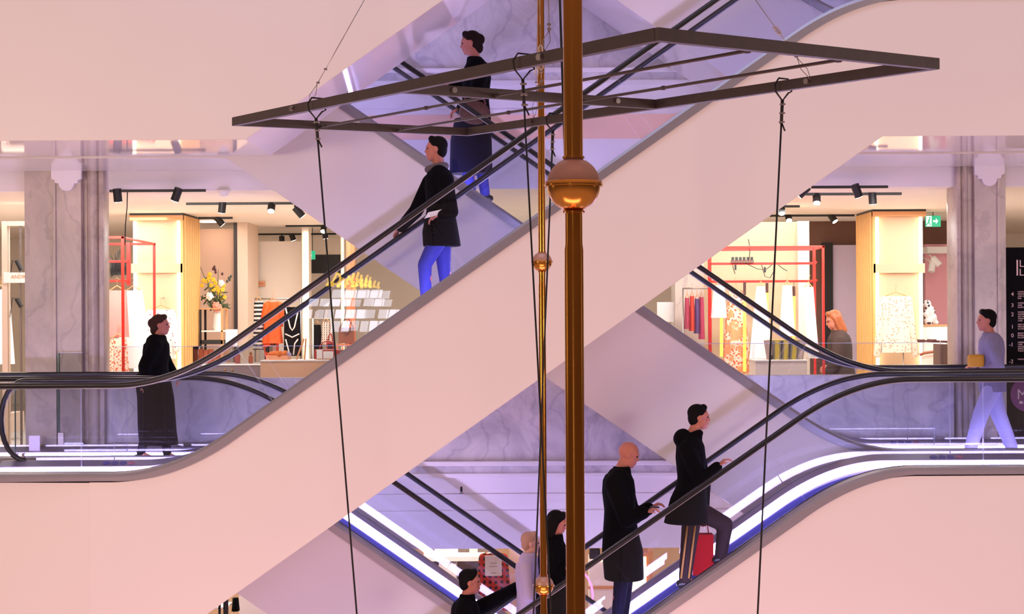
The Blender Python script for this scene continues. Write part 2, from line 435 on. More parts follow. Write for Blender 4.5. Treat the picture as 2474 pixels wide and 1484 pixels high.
# ------------------------------------------------------------------ escalators
def escalator(name, label, y0, xl, zl, xr, zr, xs, xe, so, lo=1.22, joints=(), picto=(), newel=(True, True), cladm=None, clad_x=None, led=True):
    t = thing(name, label, 'escalator', (0.5*(xl+xr), y0+0.62, min(zl, zr)), 'crossing escalators of the atrium')
    s = (zr-zl)/(xr-xl); hb = 0.55
    def blend(x, x0, z0, s0, s1):      # parabolic knee
        q = x-x0
        if q <= -hb: return z0+s0*q
        if q >= hb: return z0+s1*q
        return z0+s0*q+(s1-s0)*(q+hb)**2/(4*hb)
    def n(x): return blend(x, xl, zl, 0, s) if x < 0.5*(xl+xr) else blend(x, xr, zr, s, 0)
    def dn(x): return (n(x+0.002)-n(x-0.002))/0.004
    def sf(x): return abs(dn(x))/0.7
    lowz, highz = min(zl, zr)-lo, max(zl, zr)-lo
    def bot(x): return min(max(zl+s*(x-xl)-so, lowz), highz)
    X = set([xs, xe, 0.5*(xl+xr)])
    for kx in (xl, xr):
        for i in range(-10, 11): X.add(kx+hb*i/10)
    for zz in (lowz, highz):
        X.add(xl+(zz+so-zl)/s)
    X = sorted(x for x in X if xs <= x <= xe)
    cx0, cx1 = clad_x or (xs, xe)
    XC = sorted(set([cx0, cx1]+[x for x in X if cx0 < x < cx1]))
    cm = cladm or clad
    yN, yF = y0-0.14, y0+1.38
    mb = MB()
    for a, b in ((yN, yN+0.03), (yF-0.03, yF)):
        mb.sweep(XC, [(a, lambda x: n(x)+0.06), (b, lambda x: n(x)+0.06), (b, lambda x: bot(x)), (a, lambda x: bot(x))])
    mb.build('side_cladding', cm, t)
    mb = MB().sweep(XC, [(yN+0.003, lambda x: bot(x)+0.03), (yF-0.003, lambda x: bot(x)+0.03), (yF-0.003, lambda x: bot(x)-0.004), (yN+0.003, lambda x: bot(x)-0.004)])
    mb.build('soffit', soffit_m, t)
    for side in (0, 1):
        q = (lambda y: y0+y) if side == 0 else (lambda y: y0+1.24-y)
        MB().sweep(X, [(q(-0.16), lambda x: n(x)+0.075-0.055*sf(x)), (q(-0.165), lambda x: n(x)+0.11), (q(-0.15), lambda x: n(x)+0.14), (q(-0.02), lambda x: n(x)+0.147), (q(-0.02), lambda x: n(x)+0.05)]).build('outer_deck', rim_m, t, smooth=True, ang=30)
        dk = MB().sweep(X, [(q(0.02), lambda x: n(x)+0.15), (q(0.155), lambda x: n(x)+0.10+0.02*sf(x)), (q(0.155), lambda x: n(x)-0.12), (q(0.02), lambda x: n(x)-0.12)]).build('inner_deck', deck_m, t)
        MB().sweep(X, [(q(0.150), lambda x: n(x)-0.11), (q(0.160), lambda x: n(x)-0.11+0.10), (q(0.160), lambda x: n(x)-0.40), (q(0.150), lambda x: n(x)-0.40)]).build('skirt_panel', skirt_m, t)
        if led:
            xa, xb = xs+0.02, xe-0.02
            XL = sorted(set([xa, xb]+[x for x in X if xa < x < xb]))
            MB().sweep(XL, [(q(0.156), lambda x: n(x)+0.025-0.02*sf(x)), (q(0.156), lambda x: n(x)+0.085+0.022*sf(x)), (q(0.168), lambda x: n(x)+0.085+0.022*sf(x)), (q(0.168), lambda x: n(x)+0.025-0.02*sf(x))]).build('led_strip', led_m, t)
        for px in picto:
            for k in range(4):
                c = Vector((px+0.085*k-0.13, q(0.09), n(px)+0.128)); nrm = Vector((0, (0.045 if side == 0 else -0.045), 0.135)).normalized()
                m2 = MB(); m2.tube([c-nrm*0.002, c+nrm*0.002], 0.036, 18)
                m2.build('safety_pictogram', mat('pictogram_blue', (70, 66, 128), 0.5) if k < 3 else mat('pictogram_red', (150, 90, 110), 0.5), dk)
        # handrail with newel returns
        path = []
        rs, re = xs+0.23, xe-0.23
        Xr = [rs]+[x for x in X if rs < x < re]+[re]
        if newel[0]:
            path += [Vector((rs-0.25*math.sin(a), q(0), n(rs)+0.56-0.41*math.cos(a))) for a in [PI*k/12 for k in range(12)]]
        path += [Vector((x, q(0), n(x)+0.97)) for x in Xr]
        if newel[1]:
            path += [Vector((re+0.25*math.sin(a), q(0), n(re)+0.56+0.41*math.cos(a))) for a in [PI*k/12 for k in range(1, 13)]]
        MB().tube(path, 0.025, 14, ry=0.040).build('handrail', rubber, t, smooth=True, ang=50)
        MB().tube([p-Vector((0, 0, 0.030)) for p in [Vector((x, q(0), n(x)+0.97)) for x in Xr]], 0.008, 8, ry=0.014).build('rail_guide', rim_m, t, smooth=True)
        # glass panes
        J = [rs]+sorted(joints)+[re]
        for a, b in zip(J, J[1:]):
            if b-a < 0.05: continue
            def sh(u): k = dn(u); return -0.77*k/(1+k*k)
            a2, b2 = a+0.004, b-0.004
            bp = [a2]+[x for x in X if a2 < x < b2]+[b2]
            ta, tb = a2+sh(a2), b2+sh(b2)
            tp = [ta]+[x for x in X if ta < x < tb]+[tb]
            for g in (bp, tp):
                pass
            poly = [(x, n(x)+0.13) for x in bp]
            if b == re and newel[1]: poly += [(re+0.22*math.sin(v), n(re)+0.53-0.39*math.cos(v)) for v in [PI*k/8 for k in range(1, 8)]]
            poly += [(x, n(x)+0.935) for x in reversed(tp)]
            if a == rs and newel[0]: poly += [(rs-0.22*math.sin(v), n(rs)+0.53+0.39*math.cos(v)) for v in [PI*k/8 for k in range(1, 8)]]
            pane = MB().prism(poly, q(0)-0.006, q(0)+0.006).build('glass_panel', [glass, gedge], t)
            for p in pane.data.polygons:
                if abs(p.normal.y) < 0.5: p.material_index = 1
    # steps and landing plates
    mb_l = MB(); run = 0.2/abs(s)
    x0, x1 = xl-hb, xr+hb
    cnt = int((x1-x0)/run); run = (x1-x0)/cnt
    for k in range(cnt):
        xa = x0+k*run; xb = xa+run
        zt = n(xa+0.5*run)-0.005-0.24*sf(xa+0.5*run)
        m2 = MB().box(xa, y0+0.175, zt-0.30, xb, y0+1.065, zt-0.03).box(xa+(0.0 if s > 0 else -0.012), y0+0.175, zt-0.03, xb+(0.012 if s < 0 else 0.0), y0+1.065, zt)
        m2.build('step', step_m, t)
    for a, b in ((xs, x0), (x1, xe)):
        zz = n(a if a == xs else b)
        MB().box(a, y0+0.175, zz-0.10, b, y0+1.065, zz+0.004, 0.002).build('landing_plate', rim_m, t)
    t.update_tag()
    return t, n

AX, AY, BY = (-3.41, 3.02), 0.0, 1.78
BX = (-3.05, 3.38)
escalator('escalator', 'white-clad escalator rising right from the left landing across the middle', AY, AX[0], 0, AX[1], H, -5.41, 5.45, 1.425,
          joints=(-4.27, -2.45, -0.64, 1.17, 2.98), picto=(-4.2,), clad_x=(-4.16, 5.62))
escalator('escalator', 'white-clad escalator in the lower right corner carrying the bald man up to the right landing', AY, AX[0]-0.04, -H, AX[1]+0.047, 0.02, -5.41, 5.45, 1.425, lo=1.36,
          joints=(-0.5, 1.1, 2.6, 4.28), picto=(4.22,), clad_x=(-5.62, 5.62))
escalator('escalator', 'white-clad escalator at the top left above the glossy soffit', AY, AX[0], H+0.07, AX[1], 2*H+0.07, -5.41, 5.45, 1.805, lo=1.29,
          joints=(-2.45, -0.64, 1.17), clad_x=(-5.62, 5.62), led=False)
escalator('escalator', 'rear escalator carrying the woman in a navy skirt, descending right behind the middle one', BY, BX[0], H, BX[1], 0.03, -6.6, 6.6, 1.315,
          joints=(-4.27, -2.45, -0.6, 1.0, 2.55, 4.25), picto=(4.2,), clad_x=(-6.62, 6.62))
escalator('escalator', 'rear escalator descending right from the left landing into the bottom centre', BY, BX[0], 0, BX[1], -H, -6.6, 6.6, 1.315,
          joints=(-4.27, -2.8, -1.0, 0.8), clad_x=(-6.62, 6.62))
escalator('escalator', 'rear escalator at the top right, only its lower end in view through glass', BY, BX[0], 2*H, BX[1], H, -6.6, 6.6, 1.315,
          joints=(-0.6, 1.0, 2.55), clad_x=(-6.62, 6.62))
# ------------------------------------------------------------------ brass poles with spheres
def pole(label, px_top, px_bot, d, py_ball, zs):
    x, y = Wd(0.5*(px_top+px_bot), 742, d).x, CAM_Y+d
    t = thing('brass_pole', label, 'pole', (x, y, -8), 'brass poles with spheres')
    zb = Wd(1300, py_ball, d).z
    balls = [zb+2.737*k for k in zs]
    edges = [-8]+[b for b in balls]+[12]
    for a, b in zip(edges, edges[1:]):
        if a == -8: lo, hi = -8, b-0.085
        elif b == 12: lo, hi = a+0.085, 12
        else: lo, hi = a+0.085, b-0.085
        MB().lathe([(0.030, lo), (0.030, hi-0.12), (0.0275, hi-0.10), (0.0275, hi)], (x, y, 0), 28).build('tube', brass if a >= zb-0.1 else brass2, t, smooth=True, ang=40)
    for zb_ in balls:
        R = 0.0845
        up = [(R*math.cos(a), zb_+R*math.sin(a)) for a in [1.22*k/10 for k in range(11)]]
        MB().lathe(up+[(0.035, zb_+0.083)], (x, y, 0), 40).build('dome', dusty, t, smooth=True, ang=50)
        dn_ = [(R*math.cos(a), zb_-R*math.sin(a)) for a in [1.22*k/10 for k in range(10, -1, -1)]]
        MB().lathe([(0.035, zb_-0.083)]+dn_, (x, y, 0), 40).build('bowl', brass, t, smooth=True, ang=50)
        MB().lathe([(0.080, zb_-0.006), (0.091, zb_-0.006), (0.093, zb_-0.001), (0.091, zb_+0.003), (0.091, zb_+0.006), (0.088, zb_+0.011), (0.080, zb_+0.011)], (x, y, 0), 40).build('equator_ring', brass, t, smooth=True, ang=60)
        for dz in (0.083, -0.088):
            MB().lathe([(0.030, zb_+dz-0.002), (0.0355, zb_+dz), (0.0355, zb_+dz+0.005), (0.030, zb_+dz+0.007)], (x, y, 0), 28).build('collar', brass, t, smooth=True, ang=60)
    return t
pole('thick brass pole in front with one large sphere', 1390, 1384.5, 5.2, 447, (-1, 0, 1, 2))
pole('thinner brass pole farther back with two small spheres', 1308, 1312, 14.0, 633, (-2, -1, 0, 1, 2))

# ------------------------------------------------------------------ hanging steel frame
DT = 7.0
CV = Vector((0, CAM_Y, CAM_Z))
fL, fR, fM, fT = [CV+Vector(v)*DT for v in ((-0.27925, 1.57187, 0.17948), (0.29049, 1.18922, 0.17359), (-0.06637, 1.76109, 0.18923), (0.07761, 1.0, 0.16385))]
fJ, fK = (fL+fT)/2, (fM+fR)/2
fr = thing('steel_trapeze', 'dark steel rectangular frame hung level from wires before the brass pole', 'frame', (fL+fR+fM+fT)/4)
def bar(a, b, name, hgt=0.056, wid=0.040, trim=0.0):
    d = (b-a).normalized(); nrm = Vector((-d.y, d.x, 0)).normalized()
    mb = MB(); vs = []
    a2, b2 = a-d*trim, b+d*trim
    v = [mb.bm.verts.new(p+nrm*o+Vector((0, 0, z))) for p in (a2, b2) for o in (-wid/2, wid/2) for z in (0, hgt)]
    for q in ((0, 1, 3, 2), (4, 6, 7, 5), (0, 4, 5, 1), (2, 3, 7, 6), (0, 2, 6, 4), (1, 5, 7, 3)):
        mb.bm.faces.new([v[i] for i in q])
    return mb.build(name, steelbar, fr)
for a, b in ((fL, fJ), (fJ, fT), (fM, fK), (fK, fR)): bar(a, b, 'side_bar')
for a, b in ((fL, fM), (fT, fR)): bar(a, b, 'end_bar', trim=0.018)
bar(fJ, fK, 'cross_bar', trim=-0.02)
for f in (1/3, 2/3):
    a, b = fL.lerp(fM, f)+Vector((0, 0, 0.016)), fT.lerp(fR, f)+Vector((0, 0, 0.016))
    rd = MB().tube([a, b], 0.0085, 10).build('tie_rod', steelbar, fr, smooth=True)
    for k in (0.02, 0.33, 0.49, 0.51, 0.68, 0.98):
        p = a.lerp(b, k); d = (b-a).normalized()
        MB().tube([p-d*0.012, p+d*0.012], 0.0135, 6).build('nut', steelbar, rd)
nrmE = (fM-fL).normalized()
def bolt(p, d):
    MB().tube([p, p+d*0.02], 0.016, 12).build('bolt', mat('zinc_bolt', (150, 140, 136), 0.35, metal=0.8), fr, smooth=True, ang=40)
dE = (fT-fL).normalized()
for f in (0.18, 0.82):
    bolt(fJ.lerp(fK, f)+Vector((0, 0, 0.03))-Vector((dE.x, dE.y, 0))*(-0.02)*1.0, Vector((dE.x, dE.y, 0)).normalized())
def on_line(a, b, px):      # the point of a frame bar that lies at photo column px
    lo, hi = 0.0, 1.0
    f = lambda u: VPX+FPX*a.lerp(b, u).x/(a.lerp(b, u).y-CAM_Y)
    for _ in range(40):
        m = 0.5*(lo+hi)
        if (f(m)-px)*(f(lo)-px) > 0: lo = m
        else: hi = m
    return a.lerp(b, lo)
side_out = Vector((-nrmE.x, -nrmE.y, 0)).normalized()
bA1, bA2 = on_line(fL, fT, 717), on_line(fL, fT, 1318)
bC1, bC2 = on_line(fM, fR, 1292), on_line(fM, fR, 1960)
for p in (bA1, bA2, bC1, bC2): bolt(p+Vector((0, 0, 0.03))+side_out*0.02, side_out)
bolt(on_line(fM, fR, 1292)+Vector((0, 0, 0.03))+side_out*0.02, side_out)

# black ropes looped over the bars and hanging down
rope_m = mat('black_rope', (18, 15, 16), 0.6, var=0.2)
def rope(label, a, b, px, pend, r=0.0055):
    p = on_line(a, b, px)
    d = p.y-CAM_Y
    e = Wd(pend[0], pend[1], d)
    dr = (e-(p+Vector((0, 0, -0.12)))).normalized()
    knot = p+Vector((0, 0, -0.055))
    end = knot+dr*((knot.z+6)/max(1e-3, -dr.z))
    t = thing('hanging_rope', label, 'rope', end, 'black ropes hung from the steel frame')
    c = p+Vector((0, 0, 0.02)); so_ = side_out
    loop = [knot, knot+Vector((-0.018, 0, 0.05))+so_*0.03, c+so_*0.034+Vector((-0.02, 0, 0.015)), c+so_*0.030+Vector((0, 0, 0.05)), c-so_*0.030+Vector((0.012, 0, 0.05)), c-so_*0.034+Vector((0.03, 0, -0.02)), knot+Vector((0.02, 0, 0.045))-so_*0.02]
    MB().tube(loop, r, 8, closed=True).build('loop', rope_m, t, smooth=True)
    MB().tube([knot+Vector((0, 0, 0.005)), knot+dr*0.13], r*1.7, 8).build('splice', rope_m, t, smooth=True)
    MB().tube([knot+dr*0.12, knot+dr*0.16+Vector((0.022, 0, -0.01))], r*0.9, 8).build('tail', rope_m, t, smooth=True)
    for k in (0.02, 0.07, 0.12):
        q = knot+dr*k
        MB().box(q.x-0.014, q.y-0.010, q.z-0.005, q.x+0.018, q.y+0.010, q.z+0.005, 0.002).build('clamp', wire_m, t)
    MB().tube([knot+dr*0.12, knot+dr*2, end], r, 8).build('cord', rope_m, t, smooth=True)
rope('black rope hung from the front bar near its left end, before the white escalator', fL, fT, 766, (860, 1484))
rope('black rope hung from the rear long bar near its right end', fM, fR, 1893, (1832, 1484))
rope('black rope looped over the front long bar just left of the thin brass pole', fL, fT, 1266, (1330, 1484), 0.0045)
rope('black rope looped over the rear long bar between the two brass poles', fM, fR, 1338, (1290, 1484), 0.006)
a, b = Wd(1346, -200, 8.5), Wd(1409, 1700, 8.5)
tag(MB().tube([a, b], 0.0062, 8).build('hanging_rope', rope_m, smooth=True), 'straight black rope running full height behind the thick brass pole', 'rope')
# suspension wires with turnbuckles
def wire(label, pts, tb, end):
    t = thing('suspension_wire', label, 'wire', end, 'steel wires holding up the frame')
    for a, b in zip(pts, pts[1:]): MB().tube([a, b], 0.0026, 6).build('cable', wire_m, t, smooth=True)
    p, q = pts[-1], end
    for o in (-0.018, 0.018):
        MB().tube([p, p.lerp(q, 0.5)+Vector((o, 0, 0)), q], 0.0022, 6).build('shackle_loop', wire_m, t, smooth=True)
    if tb:
        u, v = pts[-2].lerp(pts[-1], tb[0]), pts[-2].lerp(pts[-1], tb[1])
        g = MB()
        for o in (-0.011, 0.011): g.tube([u, u.lerp(v, 0.1)+Vector((o, 0, 0)), u.lerp(v, 0.9)+Vector((o, 0, 0)), v], 0.004, 8)
        g.build('turnbuckle', mat('zinc', (205, 190, 180), 0.35, metal=0.7), t, smooth=True)
    for k in (0.82, 0.98):
        q2 = pts[-2].lerp(pts[-1], k); MB().box(q2.x-0.01, q2.y-0.008, q2.z-0.006, q2.x+0.01, q2.y+0.008, q2.z+0.006, 0.002).build('clamp', wire_m, t)
zt_ = 0.03
dA = bA1.y-CAM_Y
wire('steel wire rising from the left end of the long front bar', [Wd(925, -80, dA), Wd(880, 0, dA), Wd(766, 204, dA)], None, bA1+Vector((0.08, 0, 0.058)))
dC = bC2.y-CAM_Y
wire('steel wire rising from the rear bar near its right end behind the end bar', [Wd(1770, -80, dC), Wd(1825, 0, dC), Wd(1926, 140, dC)], (0.45, 0.6), bC2+Vector((0, -0.03, 0.035)))
kp = fJ.lerp(fK, 0.5); dk_ = kp.y-CAM_Y
wire('wire with a long turnbuckle hooked to the cross bar before the thin pole', [Wd(1303, -80, dk_), Wd(1305, 60, dk_), Wd(1308, 198, dk_)], (0.35, 0.8), kp+Vector((0, 0, 0.058)))
dB = bA2.y-CAM_Y
wire('thin steel wire rising from the bolt of the front bar beside the thick brass pole', [Wd(1322, -80, dB), Wd(1325, 0, dB), Wd(1327, 72, dB)], None, bA2+Vector((0, 0, 0.058)))
dD = bC1.y-CAM_Y
wire('thin steel wire rising from the bolt of the rear bar left of the brass poles', [Wd(1300, -80, dD), Wd(1298, 60, dD), Wd(1295, 230, dD)], (0.62, 0.72), bC1+Vector((0, 0, 0.05)))
# ------------------------------------------------------------------ mid-level shop behind
def drape(mb, cx, Y, zt, zb, wt, wb, d=0.07, folds=7, amp=0.10, steps=8, seg=32, lean=0.0, ph=0.0):
    """hanging cloth: lofted oval with folds that deepen downwards"""
    rings = []
    for i in range(steps+1):
        f = i/steps; z = zt+(zb-zt)*f; w_ = 0.5*(wt+(wb-wt)*f**0.85); dd = d*(0.6+0.6*f)
        rings.append([mb.bm.verts.new((cx+lean*f+w_*(1+amp*f*math.sin(folds*a+ph))*math.cos(a), Y+dd*(1+2*amp*f*math.sin(folds*a+ph+1))*math.sin(a), z)) for a in [2*PI*k/seg for k in range(seg)]])
    for A, B in zip(rings, rings[1:]):
        for k in range(seg): mb.bm.faces.new((A[k], A[(k+1) % seg], B[(k+1) % seg], B[k]))
    mb.bm.faces.new(rings[0][::-1]); mb.bm.faces.new(rings[-1])
    return mb
def hanger(p, w_, parent, hook=0.10, m=None):
    x, y, z = p
    MB().tube([(x-w_/2, y, z-0.07), (x, y, z), (x+w_/2, y, z-0.07)], 0.008, 6).tube([(x, y, z), (x, y, z+hook*0.6), (x+0.025, y, z+hook*0.85), (x, y, z+hook), (x-0.02, y, z+hook*0.9)], 0.003, 6).build('hanger', m or wood, parent, smooth=True)
def garment(name, label, cat, px, ptop, pbot, pwt, pwb, Y, m, sleeves=None, group=None, hang=True, folds=7, amp=0.10, d=0.07, lean=0.0):
    a, b = W(px, ptop, Y), W(px, pbot, Y); k = (Y-CAM_Y)/FPX
    t = thing(name, label, cat, b, group)
    mb = MB(); drape(mb, a.x, Y, a.z, b.z, pwt*k, pwb*k, d, folds, amp, lean=lean*k)
    if sleeves:
        L, out = sleeves
        for s in (-1, 1):
            mb.cap((a.x+s*(pwt*k*0.42), Y, a.z-0.05), 0.055, (a.x+s*(pwt*k*0.5+out*k), Y-0.01, a.z-L*k), 0.050)
    mb.build('cloth', m, t, smooth=True, ang=60)
    if hang: hanger((a.x, Y, a.z+0.06), min(pwt*k, 0.40)*0.9, t)
    return t
def pt(px, py, Y): return tuple(W(px, py, Y))
def prects(name, m, rects, Y, depth, parent=None, bev=0.0):
    mb = MB()
    for r in rects: pbox(mb, *r, Y, depth, bev)
    return mb.build(name, m, parent)

# lit display pillars with oak-slatted flanks
def display_pillar(label, x0, x1, sgn, ytop):
    Y = 7.5; a, b = W(x0, ytop, Y), W(x1, ytop, Y)
    t = thing('display_pillar', label, 'pillar', (0.5*(a.x+b.x), Y+0.5, 0))
    zt = 3.05
    MB().box(a.x+0.03, Y+0.07, 0, b.x-0.03, Y+1.15, zt).build('core', mat('pillar_plaster', (206, 174, 140), 0.7, var=0.05, scale=5), t)
    e0, e1 = (b.x-0.03, b.x+0.01) if sgn > 0 else (a.x-0.01, a.x+0.03)
    mb = MB().box(e0, Y+0.02, 0, e1, Y+1.15, zt-0.02)
    nsl = 8
    for k in range(nsl):
        y = Y+0.05+k*1.08/nsl
        mb.box(e1 if sgn > 0 else e0-0.025, y, 0, e1+0.025 if sgn > 0 else e0, y+0.085, zt-0.02, 0.006)
    mb.build('slatted_flank', slat_m, t)
    MB().box(a.x-0.01, Y-0.01, zt-0.09, b.x+0.01, Y+1.15, zt-0.02).build('top_rail', wood, t)
    MB().box(a.x-0.01, Y-0.01, zt-0.02, b.x+0.01, Y+1.15, zt+0.012).build('shadow_gap', black, t)
    zm0, zm1 = W(x0, 660, Y).z, W(x0, 637, Y).z
    for xx in (a.x+0.035, b.x-0.075):
        for z0, z1 in ((0.02, zm0), (zm1, zt-0.1)):
            MB().box(xx, Y+0.01, z0, xx+0.04, Y+0.05, z1).build('light_strip', ledw, t)
    MB().box(a.x, Y+0.02, zm0, b.x, Y+0.07, zm1, 0.004).build('cross_panel', mat('pillar_plaster', (206, 174, 140)), t)
display_pillar('lit shop pillar at the left with oak slats on its right flank', 315, 440, 1, 512)
display_pillar('lit shop pillar at the right with oak slats on its left flank', 2110, 2235, -1, 503)

# ceiling track lights
def track(px0, px1, py, Y_):
    a, b = W(px0, py, Y_), W(px1, py, Y_)
    return a, b
def depth_at_ceiling(py, px): # depth where the shop ceiling shows at this pixel row
    k = (3.045-CAM_Z)/((VPY-py)-math.sin(ROLL)*(px-VPX))
    return k*FPX+CAM_Y
def ceiling_track(label, px0, px1, py):
    Y = depth_at_ceiling(py, 0.5*(px0+px1)); a, b = W(px0, py, Y), W(px1, py, Y)
    o = MB().box(a.x, Y-0.02, 3.03, b.x, Y+0.02, 3.06, 0.003).build('ceiling_track', black)
    tag(o, label, 'lighting track', 'spotlight tracks')
    return Y
def spot(label, px, py, Y, tilt, lean=0.0, lit=False, m=None, sz=1.0):
    p = W(px, py, Y)
    t = thing('track_spotlight', label, 'spotlight', (p.x, Y, p.z), 'ceiling spotlights')
    d = Vector((math.sin(tilt)*math.cos(lean), -math.sin(lean)*0.9, -math.cos(tilt))).normalized()
    q0, q1 = p-d*0.075*sz, p+d*0.075*sz
    MB().tube([q0, q1], 0.048*sz, 18).build('can', m or black, t, smooth=True, ang=40)
    MB().tube([q1-d*0.002, q1+d*0.003], 0.042*sz, 18).build('lens', lampglow, t)
    MB().tube([q0, (q0.x, Y, min(3.05, q0.z+0.10))], 0.012, 8).tube([(q0.x, Y, 3.03), (q0.x, Y, 3.06)], 0.02, 8).build('stem', m or black, t, smooth=True, ang=40)
Y1 = ceiling_track('black track nearest the void over the left pillar', 265, 497, 461)
Y2 = ceiling_track('black track right of the left pillar, second from the void', 450, 742, 492)
Y3 = ceiling_track('short black track right of the left pillar', 480, 562, 527)
Y4 = ceiling_track('black track over the white display wall', 600, 812, 566)
Y4b = ceiling_track('thin black track over the middle of the left shop', 690, 800, 546)
Y5 = ceiling_track('black track nearest the void in the right shop', 1960, 2145, 452)
Y6 = ceiling_track('second black track in the right shop', 1935, 2178, 469)
Y7 = ceiling_track('third black track in the right shop, behind the slanted escalator edge', 1855, 1932, 499)
Y8 = ceiling_track('rear black track in the right shop beside the slatted pillar', 1860, 2064, 521)
for lb, x, y, Y, ti, le in [
    ('black spotlight beside the left marble pier', 284, 472, Y1, 0.05, -0.2), ('black spotlight tilted left over the left pillar', 427, 470, Y1, -0.4, -0.2),
    ('black spotlight just right of the left pillar top', 537, 500, Y2, -0.15, -0.2), ('black spotlight shining forward above the white display wall', 656, 499, Y2, 0.0, 0.9),
    ('black spotlight tilted right above the flowers', 530, 534, Y3, 0.7, -0.2), ('black spotlight close under the slanted escalator edge', 722, 512, Y2, 0.7, -0.2),
    ('black spotlight over the top of the white display wall', 681, 581, Y4, 0.0, -0.2), ('black spotlight right of another over the white display wall', 706, 571, Y4, 0.3, -0.2),
    ('black spotlight half hidden behind a rope', 785, 566, Y4, 0.15, -0.2), ('bright spotlight glaring beside the rope in the left shop', 782, 551, Y4b, 0.0, 1.2),
    ('black spotlight at the left end of the right shop tracks', 1941, 462, Y5, -0.8, -0.2), ('black spotlight tilted right in the right shop', 2070, 461, Y5, 0.4, -0.2),
    ('black spotlight with lit lens in the right shop, second track', 1973, 478, Y6, -0.1, 0.7), ('black spotlight nearest the slatted pillar', 2108, 478, Y6, 0.1, -0.2),
    ('bright spotlight glaring near the rope in the right shop', 1905, 524, Y8, 0.0, 1.2), ('black spotlight on the rear track of the right shop', 2011, 526, Y8, 0.6, 0.5),
    ('black spotlight partly behind the slanted escalator', 1888, 505, Y7, 0.0, 0.8)]:
    spot(lb, x, y, Y, ti, le)
Yd = depth_at_ceiling(463, 540)
t = thing('smoke_detector', 'white smoke detector on the left shop ceiling', 'smoke detector', (W(541, 463, Yd).x, Yd, 3.0))
MB().lathe([(0.06, 3.06), (0.06, 3.03), (0.05, 3.02), (0.045, 3.0), (0.02, 2.985)][::-1], (t.location.x, Yd, 0), 20).build('housing', paper, t, smooth=True, ang=40)
MB().lathe([(0.075, 3.06), (0.075, 3.045)][::-1], (t.location.x, Yd, 0), 20).build('base', paper, t)
tag(MB().tube([pt(308, 462, Y1), pt(307, 500, Y1), pt(303, 545, Y1), pt(302, 592, Y1)], 0.006, 6).build('hanging_cable', black, smooth=True), 'thin black cable drooping from the track by the left pillar', 'cable')
Ydl = depth_at_ceiling(537, 505)
tag(MB().lathe([(0.16, 3.045), (0.16, 3.06)], (W(508, 540, Ydl).x, Ydl, 0), 24).build('round_downlight', lampglow), 'round glowing downlight in the ceiling right of the left pillar', 'ceiling light')

# exit signs
def exit_sign(label, x0, y0, x1, y1, Y, arrow):
    a, b = W(x0, y1, Y), W(x1, y0, Y); c = (a+b)/2
    t = thing('exit_sign', label, 'exit sign', (c.x, Y, a.z))
    gm = mat('exit_green', (20, 150, 95), 0.4, emit=(0.02, 0.42, 0.22), estr=0.9, var=0.0); wm = mat('exit_white', (240, 255, 250), 0.4, emit=(0.9, 1, 0.95), estr=1.0, var=0.0)
    MB().box(a.x, Y, a.z, b.x, Y+0.05, b.z, 0.004).build('lightbox', gm, t)
    w_, h_ = b.x-a.x, b.z-a.z
    if arrow:
        MB().prism([(a.x+w_*0.48, c.z-h_*0.07), (a.x+w_*0.68, c.z-h_*0.07), (a.x+w_*0.66, c.z-h_*0.25), (a.x+w_*0.82, c.z), (a.x+w_*0.66, c.z+h_*0.25), (a.x+w_*0.68, c.z+h_*0.07), (a.x+w_*0.48, c.z+h_*0.07)], Y-0.004, Y).build('arrow', wm, t)
    m2 = MB().box(a.x+w_*0.02, Y-0.003, a.z+h_*0.05, a.x+w_*0.38, Y, b.z-h_*0.05)
    m2.build('pictogram_field', wm, t)
    x = a.x+w_*0.2
    MB().cap((x+0.012, Y-0.004, c.z+h_*0.3), 0.012, (x+0.012, Y-0.004, c.z+h_*0.31), 0.012, 8).cap((x+0.005, Y-0.004, c.z+h_*0.15), 0.012, (x-0.005, Y-0.004, c.z-h_*0.1), 0.010, 8).cap((x-0.005, Y-0.004, c.z-h_*0.1), 0.009, (x+0.022, Y-0.004, c.z-h_*0.35), 0.007, 8).cap((x-0.005, Y-0.004, c.z-h_*0.1), 0.009, (x-0.035, Y-0.004, c.z-h_*0.32), 0.007, 8).build('running_figure', gm, t, smooth=True)
    MB().tube([(c.x, Y+0.025, b.z), (c.x, Y+0.025, 3.06)], 0.006, 6).build('rod', black, t)
exit_sign('green exit sign with a white arrow right of the right pillar', 2237, 521, 2273, 548, 8.2, True)
exit_sign('small pale green exit sign above the middle of the left shop', 748, 606, 761, 627, 11.5, False)

# ---- partitions and back scenery of the left shop
def wallbox(name, x0, y0, x1, y1, Y, depth, m, floor_=True, top=False):
    a, b = W(x0, y1, Y), W(x1, y0, Y)
    return struct(MB().box(a.x, Y, 0 if floor_ else a.z, b.x, Y+depth, 3.06 if top else b.z).build(name, m))
wallbox('wall_taupe_panel', 480, 553, 568, 900, 10.0, 0.2, mat('taupe_wall', (196, 160, 138), 0.8, var=0.05, scale=3))
wallbox('trim_dark_post', 566, 553, 575, 900, 9.95, 0.1, mat('charcoal_post', (62, 56, 58), 0.5), top=True)
wallbox('wall_beige_pier', 575, 557, 598, 900, 9.9, 1.0, beige, top=True)
wallbox('wall_display', 612, 583, 728, 900, 11.2, 0.2, cream)
wallbox('wall_dark_opening', 599, 620, 612, 900, 11.1, 0.2, mat('dark_curtain', (70, 50, 46), 0.9))
wallbox('wall_header_black', 750, 615, 830, 660, 13.0, 0.3, mat('black_header', (30, 24, 26), 0.5), floor_=False)
wallbox('wall_brown', 1953, 532, 2300, 900, 10.5, 0.2, brownwall)
wallbox('wall_lilac', 2010, 592, 2090, 900, 10.35, 0.1, mat('lilac_wall', (206, 186, 206), 0.8, var=0.02))
